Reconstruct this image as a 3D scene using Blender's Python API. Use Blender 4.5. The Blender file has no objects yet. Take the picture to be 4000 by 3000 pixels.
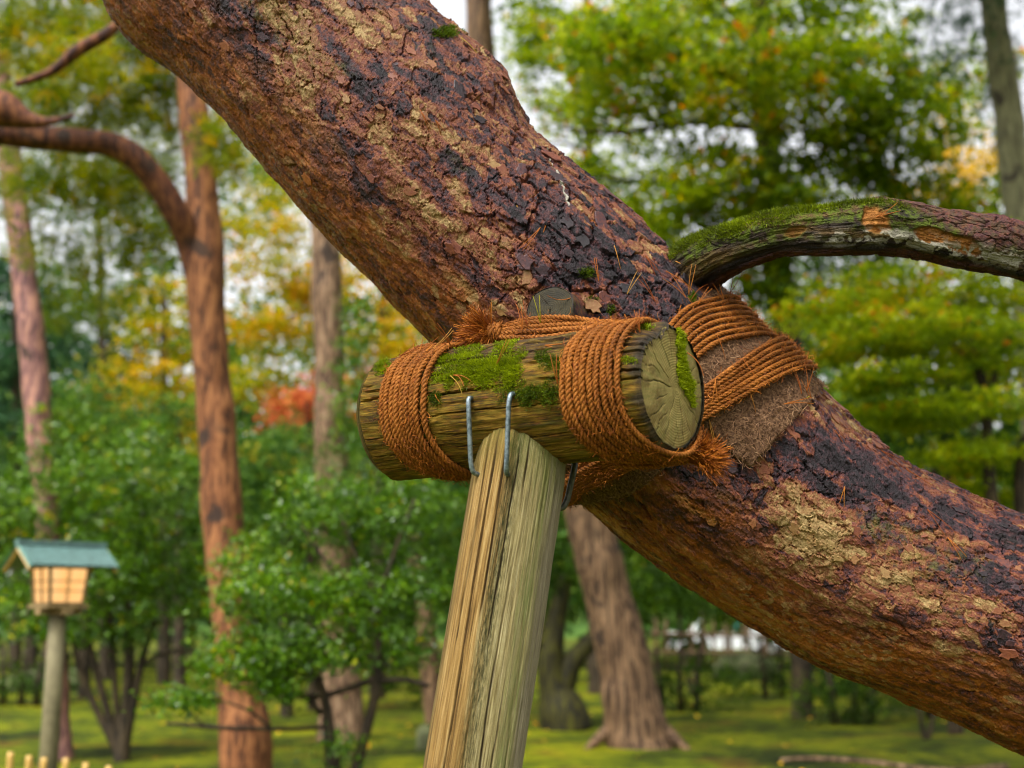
import bpy, math, random
import numpy as np
from mathutils import Vector

# ------------------------------------------------------------------ camera, sky, sun, exposure
SC = bpy.context.scene
COL = SC.collection
EYE = 1.5
FPX = 5000.0                       # focal length in photograph pixels (4000 wide)
PITCH = math.atan(900 / FPX)
cam_d = bpy.data.cameras.new('camera'); cam = bpy.data.objects.new('camera', cam_d); COL.objects.link(cam)
cam.location = (0, 0, EYE); cam.rotation_euler = (math.pi / 2 + PITCH, 0, 0)
cam_d.sensor_width = 36; cam_d.lens = 45; cam_d.clip_start = 0.05; cam_d.clip_end = 600
cam_d.dof.use_dof = True; cam_d.dof.focus_distance = 2.36; cam_d.dof.aperture_fstop = 2.8
cam_d.dof.aperture_blades = 0
SC.camera = cam

SUN_EL, SUN_AZ = math.radians(58), math.radians(215)     # azimuth clockwise from +Y (behind and left of the camera)
W = bpy.data.worlds.new('World'); SC.world = W; W.use_nodes = True
wn = W.node_tree; wn.nodes.clear()
sky = wn.nodes.new('ShaderNodeTexSky'); sky.sky_type = 'NISHITA'; sky.sun_disc = False
sky.sun_elevation = SUN_EL; sky.sun_rotation = SUN_AZ
sky.air_density = 1.0; sky.dust_density = 6.0; sky.ozone_density = 1.0
hs = wn.nodes.new('ShaderNodeHueSaturation'); hs.inputs['Saturation'].default_value = 0.12
bgn = wn.nodes.new('ShaderNodeBackground'); bgn.inputs[1].default_value = 0.15
wo = wn.nodes.new('ShaderNodeOutputWorld')
wn.links.new(sky.outputs[0], hs.inputs['Color']); wn.links.new(hs.outputs[0], bgn.inputs[0]); wn.links.new(bgn.outputs[0], wo.inputs[0])
sl = bpy.data.lights.new('sun', 'SUN'); sl.energy = 1.5; sl.angle = math.radians(15); sl.color = (1, .965, .91)
sun = bpy.data.objects.new('sun', sl); COL.objects.link(sun)
sd = Vector((math.sin(SUN_AZ) * math.cos(SUN_EL), math.cos(SUN_AZ) * math.cos(SUN_EL), math.sin(SUN_EL)))
sun.rotation_euler = sd.to_track_quat('Z', 'Y').to_euler(); sun.location = (0, 0, 30)
SC.view_settings.view_transform = 'Standard'; SC.view_settings.look = 'None'
SC.view_settings.exposure = 1.45; SC.view_settings.gamma = 1
SC.render.engine = 'CYCLES'
SC.cycles.use_denoising = True; SC.cycles.filter_width = 1.1
SC.cycles.max_bounces = 6; SC.cycles.diffuse_bounces = 3; SC.cycles.glossy_bounces = 2; SC.cycles.transmission_bounces = 3

# ------------------------------------------------------------------ helpers
RNG = np.random.default_rng(7)
CP, SP = math.cos(PITCH), math.sin(PITCH)
RIGHT = np.array([1., 0, 0]); FWD = np.array([0, CP, SP]); UP = np.array([0, -SP, CP]); CAM = np.array([0, 0, EYE])

def ray(u, v):
    return FWD + (u - 2000) / FPX * RIGHT - (v - 1500) / FPX * UP
def P(u, v, d):                    # photograph pixel at depth d -> world
    return CAM + d * ray(u, v)
def PY(u, v, y):                   # pixel -> world point on the upright plane at distance y
    r = ray(u, v); return CAM + r * (y / r[1])
def G(u, v, z=0.):                 # pixel -> ground
    r = ray(u, v); return CAM + r * ((z - EYE) / r[2])
def proj(p):
    q = np.asarray(p) - CAM; d = q @ FWD
    return 2000 + FPX * (q @ RIGHT) / d, 1500 - FPX * (q @ UP) / d, d
def unit(a):
    a = np.asarray(a, float); return a / (np.linalg.norm(a, axis=-1, keepdims=True) + 1e-12)

def hsh(ix, iy, seed):
    h = (ix.astype(np.int64) * 374761393 + iy.astype(np.int64) * 668265263 + seed * 1442695041) & 0xffffffff
    h = ((h ^ (h >> 13)) * 1274126177) & 0xffffffff
    h = (h ^ (h >> 16)) & 0xffffff
    return h / float(0xffffff)
def vn(x, y, seed=0):
    x = np.asarray(x, float); y = np.asarray(y, float)
    ix = np.floor(x); iy = np.floor(y); fx = x - ix; fy = y - iy
    fx = fx * fx * fx * (fx * (fx * 6 - 15) + 10); fy = fy * fy * fy * (fy * (fy * 6 - 15) + 10)
    a = hsh(ix, iy, seed); b = hsh(ix + 1, iy, seed); c = hsh(ix, iy + 1, seed); d = hsh(ix + 1, iy + 1, seed)
    return ((a * (1 - fx) + b * fx) * (1 - fy) + (c * (1 - fx) + d * fx) * fy) * 2 - 1
def fbm(x, y, seed=0, o=4, g=.5):
    s = 0; a = 1; t = 0
    for k in range(o):
        s = s + a * vn(x * 2 ** k + 17.3 * k, y * 2 ** k - 9.1 * k, seed + k * 31); t += a; a *= g
    return s / t
def voro(x, y, seed=0, jit=.9):
    ix = np.floor(x); iy = np.floor(y)
    f1 = np.full(x.shape, 9.); f2 = np.full(x.shape, 9.); cid = np.zeros(x.shape); ox = np.zeros(x.shape); oy = np.zeros(x.shape)
    for i in (-1, 0, 1):
        for j in (-1, 0, 1):
            cx, cy = ix + i, iy + j
            px = cx + .5 + (hsh(cx, cy, seed) - .5) * jit; py = cy + .5 + (hsh(cx, cy, seed + 77) - .5) * jit
            d = np.hypot(x - px, y - py); m = d < f1
            f2 = np.where(m, f1, np.minimum(f2, d))
            cid = np.where(m, hsh(cx, cy, seed + 155), cid); ox = np.where(m, x - px, ox); oy = np.where(m, y - py, oy)
            f1 = np.where(m, d, f1)
    return f1, f2, cid, ox, oy
def sst(a, b, x):
    t = np.clip((x - a) / (b - a), 0, 1); return t * t * (3 - 2 * t)

def mesh_of(name, V, F, attrs=None, smooth=True):
    """V (n,3); F a list of face arrays (m,3)/(m,4)."""
    V = np.ascontiguousarray(V, dtype=np.float32)
    if not isinstance(F, (list, tuple)): F = [F]
    F = [np.asarray(f, dtype=np.int32) for f in F if len(f)]
    me = bpy.data.meshes.new(name)
    me.vertices.add(len(V)); me.vertices.foreach_set('co', V.ravel())
    lv = np.concatenate([f.ravel() for f in F]); tot = np.concatenate([np.full(len(f), f.shape[1], np.int32) for f in F])
    st = np.concatenate([[0], np.cumsum(tot)[:-1]]).astype(np.int32)
    me.loops.add(len(lv)); me.loops.foreach_set('vertex_index', lv)
    me.polygons.add(len(tot)); me.polygons.foreach_set('loop_start', st)
    me.polygons.foreach_set('use_smooth', np.full(len(tot), smooth, bool))
    for k, a in (attrs or {}).items():
        at = me.attributes.new(k, 'FLOAT', 'POINT'); at.data.foreach_set('value', np.ascontiguousarray(a, dtype=np.float32).ravel())
    me.update(calc_edges=True); me.validate()
    return me
def link(name, me, mat=None, parent=None):
    o = bpy.data.objects.new(name, me); COL.objects.link(o)
    if mat is not None and me is not None and not me.materials: me.materials.append(mat)
    if parent is not None: o.parent = parent
    return o
def tag(o, label=None, cat=None, group=None, kind=None):
    if label: o['label'] = label
    if cat: o['category'] = cat
    if group: o['group'] = group
    if kind: o['kind'] = kind
    return o
BASE = {}
def thing(name, label, cat, loc, group=None):
    o = bpy.data.objects.new(name, None); COL.objects.link(o); o.empty_display_size = .1
    o.location = [float(c) for c in loc]; BASE[o.name] = np.array(loc, float)
    return tag(o, label, cat, group)
def root_base(o):
    while o.parent is not None: o = o.parent
    return BASE.get(o.name, np.zeros(3))
def part(name, V, F, mat, parent, attrs=None, smooth=True, kind=None):      # V in world space
    o = link(name, mesh_of(name, np.asarray(V) - root_base(parent), F, attrs, smooth), mat, parent)
    if kind: o['kind'] = kind
    return o
def single(name, V, F, mat, label, cat, group=None, attrs=None, smooth=True, kind=None):
    V = np.asarray(V, float); b = V.mean(0); b[2] = V[:, 2].min()
    o = link(name, mesh_of(name, V - b, F, attrs, smooth), mat); o.location = b
    return tag(o, label, cat, group, kind)

def grid_faces(n, m, closed=True, off=0):
    i = np.arange(n - 1)[:, None]; j = np.arange(m if closed else m - 1)[None, :]; jn = (j + 1) % m
    return np.stack([i * m + j + 0 * i, i * m + jn, (i + 1) * m + jn, (i + 1) * m + j], -1).reshape(-1, 4) + off
def catmull(pts, n):
    pts = np.asarray(pts, float); q = np.vstack([2 * pts[0] - pts[1], pts, 2 * pts[-1] - pts[-2]])
    t = np.linspace(0, len(pts) - 1, n); i = np.minimum(t.astype(int), len(pts) - 2); f = (t - i)[:, None]
    a, b, c, d = q[i], q[i + 1], q[i + 2], q[i + 3]
    return .5 * (2 * b + (c - a) * f + (2 * a - 5 * b + 4 * c - d) * f * f + (3 * b - a - 3 * c + d) * f ** 3)
def resample(path, step):
    s = np.concatenate([[0], np.cumsum(np.linalg.norm(np.diff(path[:, :3], axis=0), axis=1))])
    n = max(3, int(s[-1] / step) + 1); t = np.linspace(0, s[-1], n)
    return np.stack([np.interp(t, s, path[:, k]) for k in range(path.shape[1])], 1), t
def frames(path, ref=None):
    T = unit(np.gradient(path, axis=0)); n = len(path); N = np.zeros_like(path)
    r = np.array(ref if ref is not None else ([0, 0, 1.] if abs(T[0][2]) < .9 else [1., 0, 0]))
    v = r - T[0] * (r @ T[0]); v /= np.linalg.norm(v)
    for i in range(n):
        v = v - T[i] * (v @ T[i]); v /= np.linalg.norm(v) + 1e-12; N[i] = v
    return T, N, np.cross(T, N)
def tube(path, rad, sides=8, cap=True, wob=0., seed=0):
    path = np.asarray(path, float); n = len(path); rad = np.broadcast_to(np.asarray(rad, float), (n,))
    T, N, B = frames(path); a = np.linspace(0, 2 * np.pi, sides, endpoint=False)
    rr = rad[:, None] * (1 + wob * fbm(np.arange(n)[:, None] * .16 + 0 * a, np.cos(a)[None] * 1.3 + 5, seed, 2))
    V = path[:, None] + rr[..., None] * (np.cos(a)[None, :, None] * N[:, None] + np.sin(a)[None, :, None] * B[:, None])
    V = V.reshape(-1, 3); F = [grid_faces(n, sides)]
    if cap:
        V = np.vstack([V, path[0], path[-1]]); k = np.arange(sides); c = n * sides
        F.append(np.stack([np.full(sides, c), (k + 1) % sides, k], 1))
        F.append(np.stack([np.full(sides, c + 1), (n - 1) * sides + k, (n - 1) * sides + (k + 1) % sides], 1))
    return V, F
def merge(*items):
    Vs, Fs, o = [], [], 0
    for V, F in items:
        Vs.append(V)
        for f in (F if isinstance(F, (list, tuple)) else [F]): Fs.append(np.asarray(f) + o)
        o += len(V)
    return np.vstack(Vs), Fs
def box(c, ax, ay, az, h):          # centre, three unit axes, half sizes
    c = np.asarray(c, float); V = np.array([[x, y, z] for x in (-1, 1) for y in (-1, 1) for z in (-1, 1)], float)
    V = c + V[:, :1] * h[0] * np.asarray(ax) + V[:, 1:2] * h[1] * np.asarray(ay) + V[:, 2:] * h[2] * np.asarray(az)
    F = np.array([[0, 1, 3, 2], [4, 6, 7, 5], [0, 4, 5, 1], [2, 3, 7, 6], [0, 2, 6, 4], [1, 5, 7, 3]])
    return V, [F]
X, Y, Z = np.eye(3)
def ribbons(paths, width):
    """paths (n,k,3) -> thin flat ribbons."""
    n, k, _ = paths.shape
    T = unit(np.gradient(paths, axis=1)); r = unit(RNG.normal(size=(n, 1, 3))); S = unit(np.cross(T, np.broadcast_to(r, T.shape)))
    w = (np.asarray(width).reshape(-1, 1, 1) if np.ndim(width) else width) * .5
    V = np.stack([paths - S * w, paths + S * w], 2).reshape(-1, 3)
    i = np.arange(n)[:, None] * 2 * k; j = np.arange(k - 1)[None] * 2
    a = (i + j)[..., None]; F = np.concatenate([a, a + 1, a + 3, a + 2], -1).reshape(-1, 4)
    return V, [F]
def curls(p0, d0, length, k=5, curl=.5):
    """curly fibre paths leaving p0 along d0."""
    n = len(p0); d = unit(d0); out = [p0]; p = p0; st = (np.asarray(length) / (k - 1)).reshape(-1, 1)
    bend = RNG.normal(size=(n, 3)) * curl
    for i in range(k - 1):
        p = p + d * st; out.append(p); d = unit(d + bend + RNG.normal(size=(n, 3)) * curl * .4)
    return np.stack(out, 1)

# ------------------------------------------------------------------ node material helper
SAT = 1.22
def rich(c):
    l = .3 * c[0] + .6 * c[1] + .1 * c[2]; return tuple(max(.0008, l + (x - l) * SAT) for x in c[:3])
class NT:
    def __init__(s, name):
        s.mat = bpy.data.materials.new(name); s.mat.use_nodes = True; s.t = s.mat.node_tree; s.t.nodes.clear()
        s.out = s.n('ShaderNodeOutputMaterial')
    def n(s, typ, **kw):
        nd = s.t.nodes.new(typ)
        for k, v in kw.items(): setattr(nd, k, v)
        return nd
    def set(s, sock, v):
        if isinstance(v, bpy.types.NodeSocket): s.t.links.new(v, sock)
        elif v is not None:
            if isinstance(v, (tuple, list)) and sock.type == 'RGBA' and len(v) == 3: v = (*rich(v), 1)
            sock.default_value = v
    def attr(s, name): nd = s.n('ShaderNodeAttribute'); nd.attribute_name = name; return nd.outputs['Fac']
    def obj(s): return s.n('ShaderNodeTexCoord').outputs['Object']
    def pos(s): return s.n('ShaderNodeNewGeometry').outputs['Position']
    def comb(s, x, y, z=0.):
        nd = s.n('ShaderNodeCombineXYZ'); s.set(nd.inputs[0], x); s.set(nd.inputs[1], y); s.set(nd.inputs[2], z); return nd.outputs[0]
    def noise(s, vec, scale, detail=3., rough=.55, dist=0.):
        nd = s.n('ShaderNodeTexNoise'); s.set(nd.inputs['Vector'], vec); nd.inputs['Scale'].default_value = scale
        nd.inputs['Detail'].default_value = detail; nd.inputs['Roughness'].default_value = rough; nd.inputs['Distortion'].default_value = dist
        return nd.outputs['Fac']
    def cells(s, vec, scale, warp=0., wscale=60.):
        if warp:
            w = s.n('ShaderNodeTexNoise'); s.set(w.inputs['Vector'], vec); w.inputs['Scale'].default_value = wscale; w.inputs['Detail'].default_value = 4
            m = s.n('ShaderNodeVectorMath', operation='MULTIPLY_ADD'); s.set(m.inputs[0], w.outputs['Color']); m.inputs[1].default_value = (warp,) * 3; s.set(m.inputs[2], vec); vec = m.outputs[0]
        nd = s.n('ShaderNodeTexVoronoi'); s.set(nd.inputs['Vector'], vec); nd.inputs['Scale'].default_value = scale
        c = s.n('ShaderNodeSeparateColor'); s.set(c.inputs[0], nd.outputs['Color']); return c.outputs[0]
    def math(s, op, a, b=None, clamp=False):
        nd = s.n('ShaderNodeMath', operation=op, use_clamp=clamp); s.set(nd.inputs[0], a)
        if b is not None: s.set(nd.inputs[1], b)
        return nd.outputs[0]
    def rng(s, v, a, b, c=0., d=1.):
        nd = s.n('ShaderNodeMapRange'); nd.clamp = True; s.set(nd.inputs[0], v)
        for i, q in enumerate((a, b, c, d)): nd.inputs[i + 1].default_value = q
        return nd.outputs[0]
    def ramp(s, fac, stops):
        nd = s.n('ShaderNodeValToRGB'); s.set(nd.inputs[0], fac); e = nd.color_ramp.elements
        while len(e) < len(stops): e.new(.5)
        for i, (p, c) in enumerate(stops): e[i].position = p; e[i].color = (*rich(c), 1)
        return nd.outputs[0]
    def mix(s, fac, a, b, mode='MIX'):
        nd = s.n('ShaderNodeMix', data_type='RGBA', blend_type=mode); s.set(nd.inputs[0], fac); s.set(nd.inputs[6], a); s.set(nd.inputs[7], b)
        return nd.outputs[2]
    def bump(s, h, strength=.3, dist=.002):
        nd = s.n('ShaderNodeBump'); s.set(nd.inputs['Height'], h); nd.inputs['Strength'].default_value = strength; nd.inputs['Distance'].default_value = dist
        return nd.outputs[0]
    def fin(s, col, rough=.6, spec=.4, bump=None, metal=0., sss=None):
        b = s.n('ShaderNodeBsdfPrincipled'); s.set(b.inputs['Base Color'], col); s.set(b.inputs['Roughness'], rough)
        s.set(b.inputs['Specular IOR Level'], spec); s.set(b.inputs['Metallic'], metal)
        if bump is not None: s.set(b.inputs['Normal'], bump)
        s.t.links.new(b.outputs[0], s.out.inputs[0]); return s.mat
    def leaf(s, col, trans=.4, rough=.5, spec=.15, tcol=None):
        b = s.n('ShaderNodeBsdfPrincipled'); s.set(b.inputs['Base Color'], col); b.inputs['Roughness'].default_value = rough
        b.inputs['Specular IOR Level'].default_value = spec
        t = s.n('ShaderNodeBsdfTranslucent'); s.set(t.inputs[0], tcol if tcol is not None else col)
        m = s.n('ShaderNodeMixShader'); m.inputs[0].default_value = trans
        s.t.links.new(b.outputs[0], m.inputs[1]); s.t.links.new(t.outputs[0], m.inputs[2]); s.t.links.new(m.outputs[0], s.out.inputs[0]); return s.mat

BARK = [(0., (.005, .003, .004)), (.13, (.014, .009, .011)), (.27, (.045, .021, .024)), (.40, (.100, .034, .024)), (.52, (.145, .052, .030)),
        (.66, (.165, .078, .040)), (.80, (.215, .132, .064)), (1., (.31, .225, .115))]
ORNG = [(0., (.045, .015, .006)), (.30, (.125, .040, .013)), (.62, (.215, .075, .024)), (1., (.30, .150, .060))]
def m_bark():
    t = NT('pine_bark'); o = t.obj()
    f = t.noise(o, 160, 5, .65); g = t.noise(o, 45, 4, .6, .4)
    ce = t.cells(o, 85, .016, 70.); tone = t.math('ADD', t.attr('tone'), t.math('MULTIPLY', t.math('SUBTRACT', f, .5), .75))
    tone = t.math('ADD', tone, t.math('MULTIPLY', t.math('SUBTRACT', ce, .5), .14))
    tone = t.math('ADD', tone, t.math('MULTIPLY', t.math('SUBTRACT', g, .5), .30), True)
    c1 = t.ramp(tone, BARK)
    ot = t.math('ADD', t.attr('plate'), t.math('MULTIPLY', t.math('SUBTRACT', t.noise(o, 70, 5, .65), .5), 1.0), True)
    c2 = t.ramp(ot, ORNG)
    col = t.mix(t.math('ADD', t.attr('under'), t.math('MULTIPLY', t.math('MULTIPLY', t.attr('under'), -.55), t.rng(ce, .62, .70))), c1, c2)
    gm = t.math('MULTIPLY', t.attr('algae'), t.rng(t.noise(o, 60, 4, .7), .45, .7, 0., .7))
    col = t.mix(gm, col, (.13, .115, .035))
    resin = t.attr('resin'); col = t.mix(resin, col, (.36, .34, .29))
    r = t.rng(t.noise(o, 55, 3), .3, .7, .34, .66)
    return t.fin(col, r, .26, t.bump(t.math('ADD', t.math('MULTIPLY', ce, .8), t.math('ADD', t.noise(o, 420, 4, .7), t.math('MULTIPLY', g, 1.2))), .9, .003))
M = {'bark': m_bark()}
def m_plate():
    t = NT('pine_bark_plate'); o = t.obj(); oi = t.n('ShaderNodeObjectInfo')
    f = t.noise(t.pos(), 150, 5, .65)
    sx = t.n('ShaderNodeSeparateColor'); t.set(sx.inputs[0], oi.outputs['Color'])
    tone = t.math('ADD', sx.outputs[0], t.math('MULTIPLY', t.math('SUBTRACT', f, .5), .5), True)
    c2 = t.ramp(t.math('ADD', sx.outputs[1], t.math('MULTIPLY', t.math('SUBTRACT', f, .5), .6), True), ORNG)
    col = t.mix(sx.outputs[2], t.ramp(tone, BARK), c2)
    return t.fin(col, t.rng(t.noise(t.pos(), 60, 3), .3, .7, .4, .7), .35, t.bump(t.noise(t.pos(), 400, 4, .7), .5, .0015))
M['plate'] = m_plate()
def m_branch():
    t = NT('branch_bark'); o = t.obj()
    f = t.noise(o, 120, 5, .65); tone = t.math('ADD', t.attr('tone'), t.math('MULTIPLY', t.math('SUBTRACT', f, .5), .5), True)
    c = t.ramp(tone, [(0., (.008, .006, .005)), (.25, (.022, .014, .009)), (.5, (.060, .038, .016)), (.75, (.13, .088, .038)), (1., (.22, .18, .115))])
    c = t.mix(t.attr('bare'), c, t.ramp(t.noise(o, 90, 5), [(.3, (.125, .045, .014)), (.7, (.30, .145, .055))]))
    c = t.mix(t.attr('bark'), c, t.ramp(f, [(.25, (.014, .009, .011)), (.5, (.060, .025, .024)), (.75, (.14, .052, .034))]))
    c = t.mix(t.math('MULTIPLY', t.attr('algae'), t.rng(t.noise(o, 70, 4, .7), .42, .58, 0., .85)), c, (.070, .095, .006))
    c = t.mix(t.math('MULTIPLY', t.attr('lichen'), t.rng(t.noise(o, 40, 3, .6), .48, .54)), c, (.25, .235, .19))
    return t.fin(c, .7, .2, t.bump(t.math('ADD', t.noise(o, 350, 4, .7), t.math('MULTIPLY', t.noise(o, 90, 4, .7), 2.)), .9, .003))
M['branch'] = m_branch()
def m_log():
    t = NT('weathered_log'); a = t.attr('la'); th = t.attr('lt')
    st = t.comb(t.math('MULTIPLY', a, 5.), t.math('MULTIPLY', th, 8.)); fine = t.noise(st, 7., 5, .7, .3)
    big = t.noise(t.comb(t.math('MULTIPLY', a, 3.), t.math('MULTIPLY', th, 1.2)), 3.2, 4, .6, .6)
    c = t.ramp(t.math('ADD', t.math('MULTIPLY', fine, .6), t.math('MULTIPLY', big, .4)),
               [(.41, (.010, .005, .001)), (.465, (.048, .024, .005)), (.52, (.125, .070, .015)), (.60, (.22, .142, .040))])
    red = t.rng(t.noise(t.comb(t.math('MULTIPLY', a, 9.), t.math('MULTIPLY', th, 5.)), 3., 4, .6), .57, .68)
    c = t.mix(t.math('MULTIPLY', red, .6), c, (.19, .075, .032))
    alg = t.rng(t.noise(t.comb(t.math('MULTIPLY', a, 6.), t.math('MULTIPLY', th, 2.5)), 4., 5, .7), .45, .62)
    c = t.mix(t.math('MULTIPLY', alg, .6), c, (.075, .068, .008))
    c = t.mix(t.math('MULTIPLY', t.attr('decay'), t.rng(fine, .42, .62, 1., .25)), c, (.035, .021, .012))
    c = t.mix(t.attr('char'), c, (.022, .019, .015))
    return t.fin(c, .72, .18, t.bump(t.noise(st, 14., 6, .75, .2), .8, .003))
M['log'] = m_log()
def m_end(name, pale, grn, dark):
    t = NT(name); r = t.attr('er'); an = t.attr('ea'); o = t.obj()
    wv = t.math('SINE', t.math('MULTIPLY', t.math('ADD', r, t.math('MULTIPLY', t.noise(o, 9, 3), .012)), 1450.))
    c = t.mix(t.rng(wv, -1, 1, 0., .55), pale, dark)
    rad = t.noise(t.comb(t.math('MULTIPLY', an, 9.), t.math('MULTIPLY', r, 12.)), 2.2, 5, .65)
    c = t.mix(t.rng(rad, .42, .58, .0, .6), c, grn)
    bl = t.noise(o, 22, 5, .65, .3)
    c = t.mix(t.rng(bl, .50, .62, 0., .65), c, dark)
    c = t.mix(t.attr('crack'), c, (.02, .016, .010)); c = t.mix(t.attr('char'), c, (.035, .034, .028))
    return t.fin(c, .72, .15, t.bump(t.math('ADD', wv, t.math('MULTIPLY', t.noise(o, 300, 3), 2.)), .25, .0012))
M['end'] = m_end('cut_log_end', (.30, .235, .105), (.155, .150, .058), (.105, .070, .028))
M['stub'] = m_end('cut_stub_end', (.040, .031, .014), (.016, .016, .011), (.009, .0085, .007))
def m_post():
    t = NT('weathered_post'); a = t.attr('la'); th = t.attr('lt')      # lt: angle, 0 facing camera, + to the right
    fib = t.noise(t.comb(t.math('MULTIPLY', a, 2.2), t.math('MULTIPLY', th, 22.)), 4., 6, .8, .25)
    med = t.noise(t.comb(t.math('MULTIPLY', a, 1.3), t.math('MULTIPLY', th, 5.)), 2.6, 4, .65, .5)
    grey = t.ramp(fib, [(.40, (.048, .034, .014)), (.46, (.185, .145, .066)), (.52, (.345, .290, .150)), (.60, (.52, .46, .29))])
    oran = t.ramp(t.math('ADD', t.math('MULTIPLY', fib, .65), t.math('MULTIPLY', med, .35)), [(.40, (.034, .018, .009)), (.46, (.135, .080, .030)), (.52, (.30, .190, .078)), (.60, (.46, .355, .19))])
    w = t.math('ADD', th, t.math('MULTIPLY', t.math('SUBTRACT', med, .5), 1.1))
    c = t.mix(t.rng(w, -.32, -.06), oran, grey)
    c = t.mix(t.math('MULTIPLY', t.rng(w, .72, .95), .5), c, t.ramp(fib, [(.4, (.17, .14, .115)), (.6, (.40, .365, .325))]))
    g1 = t.noise(t.comb(t.math('MULTIPLY', a, 4.), t.math('MULTIPLY', th, 8.)), 3., 5, .7)
    gband = t.math('MULTIPLY', t.rng(t.math('ABSOLUTE', t.math('SUBTRACT', w, .62)), .30, .0), t.rng(g1, .38, .62))
    c = t.mix(t.math('MULTIPLY', gband, .8), c, (.105, .145, .045))
    gr2 = t.noise(t.comb(t.math('MULTIPLY', a, 16.), t.math('MULTIPLY', th, 22.)), 3., 5, .7)
    stripe = t.math('MULTIPLY', t.rng(t.math('ABSOLUTE', t.math('ADD', th, .15)), .26, .09), t.rng(gr2, .40, .58))
    c = t.mix(t.math('MULTIPLY', stripe, t.rng(a, .9, 1.5, .35, 1.)), c, (.020, .023, .006))
    topg = t.math('MULTIPLY', t.rng(t.attr('top'), .0, .09, .75, 0.), t.rng(gr2, .35, .6)); c = t.mix(topg, c, (.09, .11, .025))
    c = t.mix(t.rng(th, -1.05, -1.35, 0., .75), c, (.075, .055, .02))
    c = t.mix(t.attr('crack'), c, (.030, .018, .010))
    return t.fin(c, .70, .2, t.bump(fib, .9, .004))
M['post'] = m_post()
def m_rope():
    t = NT('coir_rope'); o = t.obj()
    f = t.noise(o, 330, 4, .7); b = t.noise(o, 14, 3)
    c = t.ramp(t.math('ADD', t.math('MULTIPLY', f, .65), t.math('MULTIPLY', b, .35)), [(.39, (.032, .011, .004)), (.49, (.125, .044, .013)), (.61, (.29, .125, .045))])
    c = t.mix(t.rng(t.attr('tint'), 0, 1, 0., .6), c, (.24, .095, .030))
    return t.fin(c, .75, .2, t.bump(f, .6, .0012))
M['rope'] = m_rope()
def m_fib(name, stops):
    t = NT(name); return t.fin(t.ramp(t.attr('tint'), stops), .7, .25)
M['fibre'] = m_fib('rope_fibre', [(0, (.075, .02, .005)), (.5, (.20, .060, .013)), (1, (.36, .14, .04))])
M['matfibre'] = m_fib('mat_fibre', [(0, (.045, .022, .012)), (.45, (.14, .075, .041)), (.8, (.24, .145, .085)), (1, (.36, .25, .155))])
M['needle'] = m_fib('dry_needle', [(0, (.16, .042, .012)), (.55, (.27, .095, .028)), (.8, (.36, .20, .07)), (1, (.27, .27, .04))])
t = NT('coir_mat'); M['mat'] = t.fin(t.ramp(t.noise(t.obj(), 190, 5, .75), [(.38, (.030, .017, .010)), (.5, (.105, .060, .036)), (.64, (.20, .125, .078))]), .85, .15, t.bump(t.noise(t.obj(), 300, 4, .75), .9, .004))
def m_moss(name, stops):
    t = NT(name); return t.leaf(t.ramp(t.attr('tint'), stops), .35, .6, .2)
M['moss'] = m_moss('bright_moss', [(0, (.050, .066, .003)), (.5, (.20, .25, .006)), (1, (.40, .45, .02))])
M['mossdark'] = m_moss('deep_moss', [(0, (.018, .027, .002)), (.5, (.070, .105, .005)), (1, (.17, .21, .012))])
t = NT('galvanised_steel'); M['steel'] = t.fin(t.ramp(t.noise(t.obj(), 150, 4), [(.40, (.10, .125, .135)), (.60, (.24, .28, .30))]), t.rng(t.noise(t.obj(), 60, 3), .3, .7, .32, .55), .5, t.bump(t.noise(t.obj(), 500, 3), .2, .0005), .75)
t = NT('dark_steel'); M['steeldark'] = t.fin(t.ramp(t.noise(t.obj(), 120, 4), [(.35, (.05, .05, .045)), (.65, (.11, .11, .10))]), .5, .5, None, .4)
def m_trunk(name, stops, sc=(14., 3.)):
    t = NT(name); s = t.n('ShaderNodeSeparateXYZ'); t.set(s.inputs[0], t.obj())
    v = t.comb(t.math('MULTIPLY', s.outputs[0], sc[0]), t.math('MULTIPLY', s.outputs[1], sc[0]), t.math('MULTIPLY', s.outputs[2], sc[1]))
    f = t.noise(v, 1.4, 5, .65, .5); knot = t.rng(t.noise(t.obj(), 2.6, 2), .64, .70, 0., .85)
    c = t.mix(knot, t.ramp(f, stops), (.02, .014, .011))
    return t.fin(c, .75, .25, t.bump(f, .6, .012))
M['t_red'] = m_trunk('red_pine_trunk', [(.40, (.050, .023, .013)), (.5, (.150, .064, .032)), (.60, (.26, .125, .064))])
M['t_darkred'] = m_trunk('dark_red_branch', [(.40, (.025, .010, .007)), (.5, (.080, .031, .018)), (.60, (.155, .068, .034))])  # branch bark, a darker red-brown than the trunk
M['t_brown'] = m_trunk('brown_trunk', [(.40, (.040, .024, .015)), (.5, (.13, .082, .052)), (.60, (.24, .165, .110))])
M['t_pale'] = m_trunk('pale_furrowed_trunk', [(.42, (.020, .012, .007)), (.5, (.105, .063, .037)), (.60, (.21, .138, .085))], (22., 1.6))
M['t_pink'] = m_trunk('pinkish_trunk', [(.40, (.075, .040, .040)), (.5, (.20, .108, .096)), (.60, (.34, .19, .14))])
M['t_grey'] = m_trunk('greenish_grey_trunk', [(.32, (.055, .050, .032)), (.5, (.13, .125, .075)), (.7, (.21, .20, .125))])
M['t_dark'] = m_trunk('dark_stem', [(.38, (.010, .008, .005)), (.5, (.028, .020, .012)), (.64, (.060, .044, .024))])
M['t_mossy'] = m_trunk('mossy_dark_trunk', [(.40, (.007, .006, .003)), (.5, (.022, .019, .006)), (.62, (.052, .050, .010))])
def m_leaf(name, stops, trans=.4, rough=.5, spec=.15):
    t = NT(name); return t.leaf(t.ramp(t.attr('tint'), stops), trans, rough, spec)
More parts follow.
